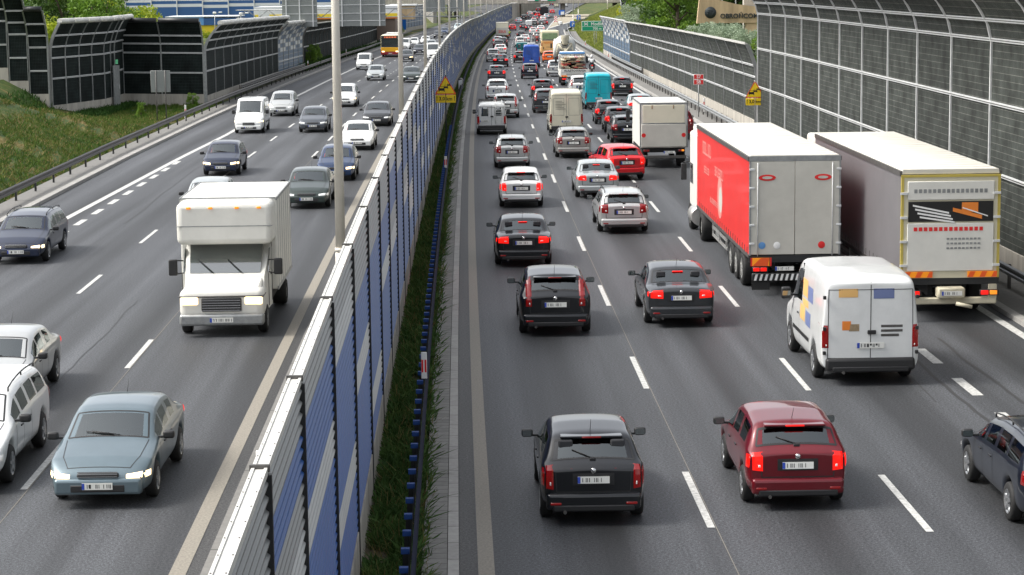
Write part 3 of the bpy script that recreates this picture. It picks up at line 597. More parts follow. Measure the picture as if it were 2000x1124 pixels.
SPEC['van']=dict(L=4.9,W=1.92,rw=.98,fw=3.98,r=.34,top=[(0,2.02),(.14,2.15),(1.2,2.2),(3.0,2.18),(3.35,2.02),(3.95,1.30),(4.15,1.18),(4.65,1.0),(4.85,.84),(4.9,.62)],
  belt=[(0,1.16),(3.9,1.1),(4.15,1.05),(4.65,.9),(4.9,.55)],rear=None,wind=(3.32,3.95),side=[(2.75,3.7)],lamp=(.84,.95,.75,1.2),van=1,spoiler=0,doorwin=None)
SPEC['highvan']=dict(L=5.6,W=1.96,rw=1.05,fw=4.7,r=.35,top=[(0,2.40),(.16,2.54),(1.2,2.6),(3.4,2.58),(3.85,2.38),(4.55,1.42),(4.75,1.28),(5.3,1.05),(5.55,.86),(5.6,.62)],
  belt=[(0,1.2),(4.5,1.15),(4.75,1.1),(5.3,.92),(5.6,.55)],rear=None,wind=(3.9,4.55),side=[(3.4,4.3)],lamp=(.86,.96,.72,1.22),van=1,spoiler=0,doorwin=None)
def body_cage(S):
    L,W=S['L'],S['W']; w=W/2; van=S.get('van'); ys=set([0,.06,L,L-.08])
    for k in S['top']: ys.add(k[0])
    for g in ([S['rear']] if S['rear'] else [])+[S['wind']]+S['side']: ys.update(g)
    for c in (S['rw'],S['fw']):
        for d in (-S['r']-.09,-S['r']-.02,-S['r']*.72,0,S['r']*.72,S['r']+.02,S['r']+.09): ys.add(c+d)
    ys=sorted(ys); out=[ys[0]]
    keep=set(y for g in ([S['rear']] if S['rear'] else [])+[S['wind']]+S['side'] for y in g)|{0,L}
    for y in ys[1:]:
        if y-out[-1]<.035:
            if y in keep: out[-1]=y
            continue
        out.append(y)
    ys=out; v=[];f=[];m=[]
    def zbot(y):
        b=.24 if y>.3 else .30
        for c in (S['rw'],S['fw']):
            d=abs(y-c); r=S['r']
            if d<r+.03: b=max(b,S['r']+math.sqrt(max(0,(r+.06)**2-d*d)))
        return b
    for y in ys:
        t=ip(S['top'],y); b=min(ip(S['belt'],y),t-.03); zb=min(zbot(y),b-.12)
        pw=w*(1-.10*max(0,(.35-y)/.35)**2-.16*max(0,(y-(L-.55))/.55)**2) if not van else w*(1-.02*max(0,(.2-y)/.2)-.14*max(0,(y-(L-.6))/.6)**2)
        k=min(1,(t-b)/.5); x5=pw*.965; x6=pw*((.92-.02*k) if van else (.93-.13*k)); hd_=min(.075,(t-b)*.5)
        zm=max(zb+.10,min(.62,b-.06))
        row=[(0,zb),(pw*.80,zb),(pw*.97,zb+.05),(pw*1.0,zm),(pw*.99,b-.03),(x5,b+min(.03,(t-b)*.25)),(x6,t-hd_),(x6-.10 if not van else x6-.07,t-.012),(0,t+.02)]
        for x,z in row: v.append((x,y,z))
        for x,z in row[1:-1]: v.append((-x,y,z))
    n=16
    def vi(i,j,s=1): return i*n+(j if (s>0 or j in(0,8)) else 8+j)
    def inr(y0,y1,g): return g and y0>=g[0]-1e-4 and y1<=g[1]+1e-4
    for i in range(len(ys)-1):
        y0,y1=ys[i],ys[i+1]
        for j in range(8):
            mi=0
            if j==0: mi=4
            if j==7 and inr(y0,y1,S['rear']): mi=1
            if j==7 and inr(y0,y1,S['wind']): mi=2
            if j==5 and any(inr(y0,y1,g) for g in S['side']): mi=3
            a=(vi(i,j),vi(i,j+1),vi(i+1,j+1),vi(i+1,j)); f.append(a); m.append(mi)
            b=(vi(i,j,-1),vi(i+1,j,-1),vi(i+1,j+1,-1),vi(i,j+1,-1)); f.append(b); m.append(mi)
    for i,flip in ((0,0),(len(ys)-1,1)):
        for j in range(8):
            if j==0: q=(vi(i,0),vi(i,1,-1),vi(i,1)); 
            elif j==7: q=(vi(i,7),vi(i,7,-1),vi(i,8))
            else: q=(vi(i,j),vi(i,j,-1),vi(i,j+1,-1),vi(i,j+1))
            f.append(q if flip else tuple(reversed(q))); m.append(0)
    return v,f,m
def subsurf_split(name,v,f,m,levels=2):
    me=bpy.data.meshes.new('cage'); me.from_pydata(v,[],f); me.polygons.foreach_set('material_index',m)
    for _ in range(5): me.materials.append(MT['rubber'])
    bm=bmesh.new(); bm.from_mesh(me); bmesh.ops.recalc_face_normals(bm,faces=bm.faces); bm.to_mesh(me); bm.free()
    me.polygons.foreach_set('use_smooth',[True]*len(me.polygons))
    o=bpy.data.objects.new('cage',me); C.objects.link(o); md=o.modifiers.new('s','SUBSURF'); md.levels=levels; md.render_levels=levels
    dg=bpy.context.evaluated_depsgraph_get(); dg.update(); ev=bpy.data.meshes.new_from_object(o.evaluated_get(dg)); bpy.data.objects.remove(o)
    V=[tuple(x.co) for x in ev.vertices]; F=[tuple(p.vertices) for p in ev.polygons]; M=[p.material_index for p in ev.polygons]; ctr=[p.center.copy() for p in ev.polygons]
    bvh=BVHTree.FromPolygons(V,F); return V,F,M,ctr,bvh
def submesh(name,V,F,sel,mt):
    idx={};vv=[];ff=[]
    for k in sel:
        g=[]
        for i in F[k]:
            if i not in idx: idx[i]=len(vv); vv.append(V[i])
            g.append(idx[i])
        ff.append(g)
    me=bpy.data.meshes.new(name); me.from_pydata(vv,[],ff); me.materials.append(MT[mt] if isinstance(mt,str) else mt); me.polygons.foreach_set('use_smooth',[True]*len(ff)); me.update(); return me
def proj(bvh,mode,a,b):
    """mode r: a=x,b=z seen from behind; f: from the front; l/R: a=y,b=z from the sides; t: a=x,b=y from above"""
    o,d={'r':((a,-2,b),(0,1,0)),'f':((a,9,b),(0,-1,0)),'l':((-3,a,b),(1,0,0)),'R':((3,a,b),(-1,0,0)),'t':((a,b,5),(0,0,-1))}[mode]
    h=bvh.ray_cast(Vector(o),Vector(d),12)
    if h[0] is None: return None,None
    n=h[1]
    if n.dot(Vector(d))>0: n=-n
    return h[0],n
def ribbon(mb,bvh,mode,path,wd=.014,off=.004,mi=0,step=.06):
    pp=[]
    for (a0,b0),(a1,b1) in zip(path[:-1],path[1:]):
        L=math.hypot(a1-a0,b1-b0); n=max(1,int(L/step))
        for i in range(n+1): pp.append((a0+(a1-a0)*i/n,b0+(b1-b0)*i/n,(a1-a0)/max(L,1e-6),(b1-b0)/max(L,1e-6)))
    prev=None
    for a,b,da,db in pp:
        q=[]
        for s in (-1,1):
            h,n=proj(bvh,mode,a-db*wd/2*s,b+da*wd/2*s)
            if h is None: q=None; break
            q.append(h+n*off)
        if q and prev and (q[0]-prev[0]).length<.25: mb.quad(prev[0],prev[1],q[1],q[0],mi)
        prev=q
def patch(mb,bvh,mode,fn,na=5,nb=5,off=.012,mi=0):
    """fn(u,v)->(a,b); slightly raised conformal patch"""
    g=[[None]*(nb+1) for _ in range(na+1)]
    for i in range(na+1):
        for j in range(nb+1):
            a,b=fn(i/na,j/nb); h,n=proj(bvh,mode,a,b)
            if h is not None:
                o_=off*(0 if i in(0,na) or j in(0,nb) else 1)+.003; g[i][j]=h+n*o_
    for i in range(na):
        for j in range(nb):
            q=[g[i][j],g[i+1][j],g[i+1][j+1],g[i][j+1]]
            if all(x is not None for x in q) and max((q[0]-x).length for x in q)<.5: mb.quad(*q,mi,None,True)
def wheel_into(parent,x,y,r,w=.2,sgn=1,rim='rim'):
    mb=MB(); prof=[(r*.62,-w/2),(r*.9,-w/2),(r*.985,-w*.38),(r,-w*.2),(r,w*.2),(r*.985,w*.38),(r*.9,w/2),(r*.62,w/2)]
    mb.lathe(prof,(0,0,0),(1,0,0),24); t=mb.build('tyre','rubber',None); 
    mb=MB(); mb.lathe([(0,.02),(r*.12,.03),(r*.14,.0),(r*.5,-.015),(r*.56,.02),(r*.635,.03)],(sgn*w*.36,0,0),(sgn,0,0),24)
    for k in range(5):
        a=2*math.pi*k/5+.3; c,s=math.cos(a),math.sin(a); p=Vector((sgn*(w*.36+.012),c*r*.34,s*r*.34)); d=Vector((0,-s,c)); u=Vector((0,c,s)); e=Vector((sgn,0,0))
        mb.hexa([p-u*r*.22-d*.035-e*.01,p+u*r*.26-d*.025-e*.01,p+u*r*.26+d*.025-e*.01,p-u*r*.22+d*.035-e*.01,p-u*r*.22-d*.035+e*.02,p+u*r*.26-d*.025+e*.02,p+u*r*.26+d*.025+e*.02,p-u*r*.22+d*.035+e*.02])
    rm=mb.build('rim',rim,None)
    wo=bpy.data.objects.new('wheel',None); C.objects.link(wo); wo.parent=parent; wo.location=(x,y,r)
    t.parent=wo; rm.parent=wo; wo.empty_display_size=.1; return wo
def plate(parent,x,y,z,ang=0,name='number_plate',front=False):
    s=-1 if not front else 1; mb=MB(); W_,H_=.26,.057
    mb.box(-W_,W_,-.006,.006,-H_,H_,0)
    k=s*1.0
    mb.box(min(-W_,-W_+.045) if s<0 else W_-.045,-W_+.045 if s<0 else W_,-.0085,.0085,-H_+.004,H_-.004,1)
    rr=random.Random(int(x*100+z*1000)); u=-W_+.075 if s<0 else -W_+.03
    while u<W_-.06:   # letter-like strokes (the real ones are blurred beyond reading)
        if rr.random()<.8: mb.box(u,u+.012,-.0085,.0085,-.034,.034,2)
        if rr.random()<.6: mb.box(u,u+.036,-.0085,.0085,rr.choice((-.034,.024,-.004)),rr.choice((-.026,.034)) if False else .034,2) if rr.random()<.25 else mb.box(u+.024,u+.034,-.0085,.0085,-.034,.034,2)
        u+=.056
    o=mb.build(name,['plate_white','plate_blue','plate_ink'],parent); o.location=(x,y,z); o.rotation_euler.x=ang; return o
PROTO={}
def paintslot(o):  # body colour is kept on the object so that copies can be repainted
    o.material_slots[0].link='OBJECT'
def set_paint(root,m):
    for c in root.children_recursive:
        if c.get('_p'): c.material_slots[0].link='OBJECT'; c.material_slots[0].material=m
def make_car(kind,name,label,cat):
    S=SPEC[kind]; t=thing(name,label,cat); v,f,m=body_cage(S); V,F,M,ctr,bvh=subsurf_split(name,v,f,m)
    w=S['W']/2; L=S['L']; van=S.get('van'); base=PAINT['white']
    def add(nm,me,p=False,parent=t):
        o=bpy.data.objects.new(nm,me); C.objects.link(o); o.parent=parent
        if p: o['_p']=1
        return o
    add('body',submesh('body',V,F,[i for i in range(len(F)) if M[i] in (0,4)],base),True)
    if S['rear']: add('rear_window',submesh('rear_window',V,F,[i for i in range(len(F)) if M[i]==1],'glass_tint'))
    add('windscreen',submesh('windscreen',V,F,[i for i in range(len(F)) if M[i]==2],'glass_clear'))
    for s in (-1,1): add('side_window',submesh('side_window',V,F,[i for i in range(len(F)) if M[i]==3 and ctr[i].x*s>0],'glass_tint'))
    # cabin seen through the glass
    def seat(mb,x0,x1,y,z,hr):
        mb.rbox(x0,x1,y,y+.50,z-.12,z+.05,.05,2); mb.hexa([(x0,y-.06,z),(x1,y-.06,z),(x1,y+.08,z),(x0,y+.08,z),(x0+.03,y-.22,z+.52),(x1-.03,y-.22,z+.52),(x1-.03,y-.12,z+.52),(x0+.03,y-.12,z+.52)])
        for h in hr: mb.rbox(h-.12,h+.12,y-.23,y-.13,z+.54,z+.70,.03,2)
    ysf=S['wind'][1]-1.35 if not van else S['side'][0][0]+.35; zs_=.62 if not van else .95
    mb=MB(); seat(mb,-w*.74,-w*.14,ysf,zs_,[-w*.44]); seat(mb,w*.14,w*.74,ysf,zs_,[w*.44]); add('front_seats',mb.mesh('front_seats',['seat_cloth'],True))
    mb=MB(); mb.rbox(-w*.82,w*.82,S['wind'][1]-.45,S['wind'][1]+.02,.5,ip(S['top'],S['wind'][1])-.10,.05,2); mb.box(-w*.85,w*.85,.1,S['wind'][1],.30,.34); mb.lathe([(.17,-.012),(.19,0),(.17,.012)],(-w*.44,S['wind'][1]-.55,ip(S['top'],S['wind'][1])-.08),(0,-1,.5),16); add('dashboard',mb.mesh('dashboard',['dash'],True))
    if not van: mb=MB(); seat(mb,-w*.76,w*.76,ysf-.95,zs_,[-w*.5,w*.5]); mb.box(-w*.8,w*.8,S['rear'][0]+.12,ysf-1.05,zs_+.24,zs_+.28); add('rear_seat',mb.mesh('rear_seat',['seat_cloth'],True))
    if van: mb=MB(); mb.box(-w*.9,w*.9,S['side'][0][0]-.06,S['side'][0][0]-.03,.4,S['top'][2][1]-.12); add('bulkhead',mb.mesh('bulkhead',['dash'],True))
    # seams, trim, handles
    mb=MB(); bz=ip(S['belt'],1.0)
    if not van:
        xg=w*.74; zt=ip(S['top'],S['rear'][0])
        tl=.50*w if kind=='sedan' else w*.80
        ribbon(mb,bvh,'r',[(-w*.72,ip(S['top'],0)-.03),(-w*.70,.56),(w*.70,.56),(w*.72,ip(S['top'],0)-.03)],.018)
    else:
        ribbon(mb,bvh,'r',[(0,.5),(0,S['top'][0][1]+.02)],.016)
        ribbon(mb,bvh,'r',[(-w*.86,.5),(-w*.84,S['top'][0][1]-.12),(w*.84,S['top'][0][1]-.12),(w*.86,.5)],.014)
        for s in (-1,1):
            for zz in (.62,1.1,S['top'][0][1]-.3): mb.rbox(s*w*.93-.03,s*w*.93+.03,-.035,.02,zz,zz+.07,.01)
            if not S['doorwin'] and kind=='highvan': ribbon(mb,bvh,'r',[(s*.14,1.15),(s*.14,S['top'][0][1]-.28),(s*w*.74,S['top'][0][1]-.28),(s*w*.76,1.15),(s*.14,1.15)],.012)
        mb.rbox(-.06,.10,-.045,.02,1.02,1.10,.012)
    def x7(y): 
        t_=ip(S['top'],y); b_=min(ip(S['belt'],y),t_-.03); k_=min(1,(t_-b_)/.5); return w*((.92-.02*k_)-.08 if van else (.93-.13*k_)-.0)-(.10 if not van else 0)
    fr=MB()
    for g in ([S['rear']] if S['rear'] else [])+[S['wind']]:
        ya,yb=g[0]+.01,g[1]-.01
        ribbon(fr,bvh,'t',[(-x7(ya),ya),(x7(ya),ya)],.035,.003); ribbon(fr,bvh,'t',[(-x7(yb),yb),(x7(yb),yb)],.035,.003)
        for s in (-1,1): ribbon(fr,bvh,'t',[(s*x7(ya+(yb-ya)*k/5),ya+(yb-ya)*k/5) for k in range(6)],.03,.003)
    yh=S['wind'][1]+.04
    for s in (-1,1): ribbon(mb,bvh,'t',[(s*w*.80,yh),(s*w*.74,L-.45),(s*w*.60,L-.16)],.014)
    ribbon(mb,bvh,'t',[(-w*.60,L-.16),(w*.60,L-.16)],.012)
    for md in ('l','R'):
        ribbon(mb,bvh,md,[(S['side'][-1][1]-.02,.36),(S['side'][-1][1]-.02,ip(S['belt'],S['side'][-1][1])-.02)],.016)
        for g in S['side'][:-1] if not van else []: 
            if g[0]>.9: ribbon(mb,bvh,md,[(g[1]+.04,.36),(g[1]+.04,ip(S['belt'],g[1])-.02)],.016)
        if van: ribbon(mb,bvh,md,[(S['side'][0][0]-.06,.40),(S['side'][0][0]-.06,S['top'][1][1]-.25)],.012); ribbon(mb,bvh,md,[(S['rw']+S['r']+.15,.66),(S['fw']-S['r']-.15,.66)],.09,.010)
        for g in S['side'][-2:]:
            h,n=proj(bvh,md,g[0]+.12,ip(S['belt'],g[0])-.10)
            if h is not None: mb.rbox(h.x-.02,h.x+.02,h.y-.08,h.y+.08,h.z-.015,h.z+.015,.01)
    seams=mb
    # rear lamps
    x0,x1,z0,z1=S['lamp']
    for s in (-1,1):
        mb=MB()
        if van or kind in('tallhatch','mpv'):
            zz=z1
            patch(mb,bvh,'r',lambda u,v_: (s*w*(x0+(x1+ .02-x0)*u),z0+(zz-z0)*v_),4,8,.015)
            if kind in('tallhatch','mpv'): pass
        else:
            patch(mb,bvh,'r',lambda u,v_: (s*w*(x0+(x1-x0)*u),z0+(z1-z0)*v_-.04*(1-u)*(.5-v_)),5,5,.018)
            patch(mb,bvh,'l' if s<0 else 'R',lambda u,v_: (.03+.20*u,z0+.03+(z1-z0-.06)*v_),3,4,.010)
        k=(x0+x1)/2; patch(mb,bvh,'r',lambda u,v_:(s*w*(x0+.03+(k-x0-.02)*u),z0+.03+(z1-z0)*(.30 if not(van or kind in('tallhatch','mpv')) else .12)*v_),3,3,.026,1)
        me=mb.mesh('taillight',['taillight','sign_white']); bm=bmesh.new(); bm.from_mesh(me); bmesh.ops.recalc_face_normals(bm,faces=bm.faces); bm.to_mesh(me); bm.free()
        o=add('taillight',me); o['_t']=1
    # headlamps
    zh=ip(S['belt'],L-.2)
    for s in (-1,1):
        mb=MB(); patch(mb,bvh,'f',lambda u,v_: (s*w*(.54+.30*u),zh-.12+.09*v_+.03*u),5,4,.015); patch(mb,bvh,'l' if s<0 else 'R',lambda u,v_: (L-.34+.22*u,zh-.10+.10*v_),3,3,.01)
        o=add('headlight',mb.mesh('headlight',['headlight'])); o['_h']=1
    # bumpers
    bz0,bz1=(.27,.54) if not van else (.30,.55)
    mb=MB(); mb.rbox(-w*.90,w*.90,-.07,.28,bz0,bz1,.06,3); o=add('rear_bumper',mb.mesh('rear_bumper',[base if not van else 'plastic_black'],True)); 
    if not van: o['_p']=1
    mb=MB(); mb.rbox(-w*.78,w*.78,-.078,.1,bz0-.03,bz0+.09,.03,2); mb.cyl((-w*.55,-.085,bz0-.03),(-w*.55,.1,bz0-.03),.03,mi=1); add('bumper_insert',mb.mesh('bumper_insert',['plastic_black','galv_dark'],True))
    mb=MB(); mb.rbox(-w*.84,w*.84,L-.28,L+.05,.24,.52,.06,3); o=add('front_bumper',mb.mesh('front_bumper',[base],True)); o['_p']=1
    mb=MB(); mb.rbox(-w*.40,w*.40,L-.14,L+.02,.53,.53+max(.08,(zh-.58)*.7),.03,2); mb.rbox(-w*.52,w*.52,L-.1,L+.06,.29,.42,.02,2)
    for k in range(3): mb.box(-w*.38,w*.38,L+.018,L+.028,.55+k*.04,.562+k*.04,1)
    add('grille',mb.mesh('grille',['plastic_black','chrome'],True))
    if not van:
        mb=MB(); patch(mb,bvh,'r',lambda u,v_:(-.34+.68*u,.67+.20*v_),6,4,.004); add('plate_recess',mb.mesh('plate_recess',['plastic_black'])); h,n=proj(bvh,'r',0,.91)
        if h is not None: mb=MB(); mb.lathe([(0,-.02),(.035,-.018),(.045,-.004)],h,(0,1,0),14); add('badge',mb.mesh('badge',['chrome'],True))
        for s in (-1,1): mb=MB(); mb.rbox(s*w*.72-.09,s*w*.72+.09,-.082,-.06,.36,.40,.008,1); add('reflector',mb.mesh('reflector',['taillight'],True))
    plate(t,0 if not kind=='rackvan' else -.42,-.078 if kind in('xx',) else (-.02 if not van else -.025),.76 if not van else .80,-.10 if not van else 0)
    o=t.children[-1]; h,n=proj(bvh,'r',0,o.location.z)
    if h is not None: o.location.y=h.y-.018
    plate(t,0,L+.07,.40,0,'number_plate',True)
    # mirrors
    mz=ip(S['belt'],S['side'][-1][1])+(.10 if not van else .22); my=S['side'][-1][1]-.10
    for s in (-1,1):
        mb=MB(); mb.rbox(s*(w+.13)-.10,s*(w+.13)+.10,my-.05,my+.07,mz-.07*(1 if not van else 1.8),mz+.07*(1 if not van else 1.8),.04,3); mb.rbox(s*(w-.02)-.08,s*(w-.02)+.08,my-.02,my+.04,mz-.06,mz-.02,.01)
        mb.box(s*(w+.13)-.085,s*(w+.13)+.085,my-.053,my-.051,mz-.05,mz+.05,1)
        add('mirror',mb.mesh('mirror',['plastic_black','glass_front'],True))
    # roof furniture
    tz=ip(S['top'],1.3)+.02
    if S.get('spoiler'):
        y=S['rear'][1]+.02; z=ip(S['top'],y); mb=MB(); mb.rbox(-w*.60,w*.60,y-.13,y+.10,z-.005,z+.035,.015,2); o=add('spoiler',mb.mesh('spoiler',[base],True)); o['_p']=1
        mb=MB(); mb.rbox(-.16,.16,y-.142,y-.12,z+.002,z+.028,.006,1); add('brake_light',mb.mesh('brake_light',['taillight'],True))
        r0=S['rear'][0]; z0_=ip(S['top'],r0); mb=MB(); mb.rbox(-.05,.05,r0-.05,r0+.02,z0_-.03,z0_+.03,.01); p0=Vector((0,r0-.01,z0_+.02)); h,n=proj(bvh,'r',-.33,z0_+.12)
        if h is not None: mb.cyl(p0,h+n*.012,.009,n=5)
        add('rear_wiper',mb.mesh('rear_wiper',['plastic_black'],True))
    elif not van:
        y=S['rear'][0]; mb=MB(); z=ip(S['top'],S['rear'][1]); h,n=proj(bvh,'t',0,S['rear'][1]-.1); mb.rbox(-.14,.14,S['rear'][1]-.14,S['rear'][1]-.08,h.z,h.z+.02,.006,1); add('brake_light',mb.mesh('brake_light',['taillight'],True))
    if not van:
        y=S['rear'][1]+.25; z=ip(S['top'],y); mb=MB(); mb.cyl((0,y,z),(0,y-.22,z+.22),.006,.003,n=5); add('aerial',mb.mesh('aerial',['plastic_black'],True))
    if S.get('rails'):
        for s in (-1,1):
            mb=MB(); y0,y1=S['rear'][1]+.15,S['wind'][0]-.1; x=s*w*.72; pp=[(y0+(y1-y0)*k/6) for k in range(7)]
            for a,b in zip(pp[:-1],pp[1:]): mb.cyl((x,a,ip(S['top'],a)+.045),(x,b,ip(S['top'],b)+.045),.014,n=6)
            for a in (pp[0],pp[3],pp[-1]): mb.cyl((x,a,ip(S['top'],a)-.02),(x,a,ip(S['top'],a)+.045),.016,n=6)
            add('roof_rail',mb.mesh('roof_rail',['plastic_black'],True))
    mb=MB(); yb=S['wind'][1]
    for s in (-1,1):
        h0,n0=proj(bvh,'t',s*.05-.15,yb-.02); h1,n1=proj(bvh,'t',s*.05+.35,yb-.12)
        mb.cyl(h0+n0*.02,h1+n1*.02,.008,n=5)
    add('wipers',mb.mesh('wipers',['plastic_black'],True))
    for s in (-1,1):
        for y in (S['rw'],S['fw']): wheel_into(t,s*(w-.105),y,S['r'],.20,s)
    if S.get('doorwin'):
        a,b,c,d=S['doorwin']
        for s in (-1,1):
            mb=MB(); patch(mb,bvh,'r',lambda u,v_: (s*(a+(b-a)*u*(1-.12*v_)),c+(d-c)*v_),6,6,.01); me=mb.mesh('rear_window',['glass_dark']); bm=bmesh.new(); bm.from_mesh(me); bmesh.ops.recalc_face_normals(bm,faces=bm.faces); bm.to_mesh(me); bm.free(); add('rear_window',me)
    bo=t.children[0]; bm=bmesh.new(); bm.from_mesh(bo.data)   # panel gaps and window rubbers are surface detail of the body
    for src in (seams,fr):
        for fc in src.f:
            nf=bm.faces.new([bm.verts.new(src.v[i]) for i in fc]); nf.material_index=1
    bm.to_mesh(bo.data); bm.free(); bo.data.materials.append(MT['plastic_black'])
    PROTO[kind]=t; t['bvh']=0; del t['bvh']; BV[kind]=bvh; return t
BV={}
def copy_tree(o,parent=None):
    c=o.copy(); C.objects.link(c)
    if parent is not None: c.parent=parent
    for ch in o.children: copy_tree(ch,c)
    return c
VNAME={'hatch':'hatchback_car','tallhatch':'hatchback_car','round':'hatchback_car','sedan':'saloon_car','estate':'estate_car','suv':'suv_car','mpv':'people_carrier','rackvan':'small_van','van':'panel_van','highvan':'high_roof_van'}
used=set()
def slope(s): return math.atan2(zr(s+4)-zr(s-1),5)
def put(t,s,off,L,back=False,yaw=0,z=0):
    """s,off: point of the road under the rear (or, for oncoming traffic, the front) of the vehicle"""
    if back:
        p=P(s+L,off,z); t.location=p; t.rotation_euler=(-slope(s+L/2),0,math.pi-hd(s+L/2)+R(yaw))
    else:
        p=P(s,off,z); t.location=p; t.rotation_euler=(slope(s+L/2),0,-hd(s+L/2)+R(yaw))
GR='vehicles queueing away from the camera on the right carriageway'; GL='oncoming vehicles on the left carriageway'
def car(kind,s,off,col,label,back=False,yaw=0,lit=None,cat='car',sc=1.,sz=1.):
    if kind not in used: used.add(kind); t=make_car(kind,VNAME[kind],label,cat)
    else: t=copy_tree(PROTO[kind]); t['label']=label; t['category']=cat
    t['group']=GL if back else GR
    set_paint(t,PAINT[col]); L=SPEC[kind]['L']*sc
    put(t,s,off,L,back,yaw); t.scale=(sc,sc,sc*sz)
    for c in t.children:
        if lit=='brake' and (c.get('_t') or c.name.startswith('brake_light')): c.material_slots[0].link='OBJECT'; c.material_slots[0].material=MT['brakelight']
        if lit=='warm' and c.get('_h'): c.material_slots[0].link='OBJECT'; c.material_slots[0].material=MT['headlamp_warm']
    return t
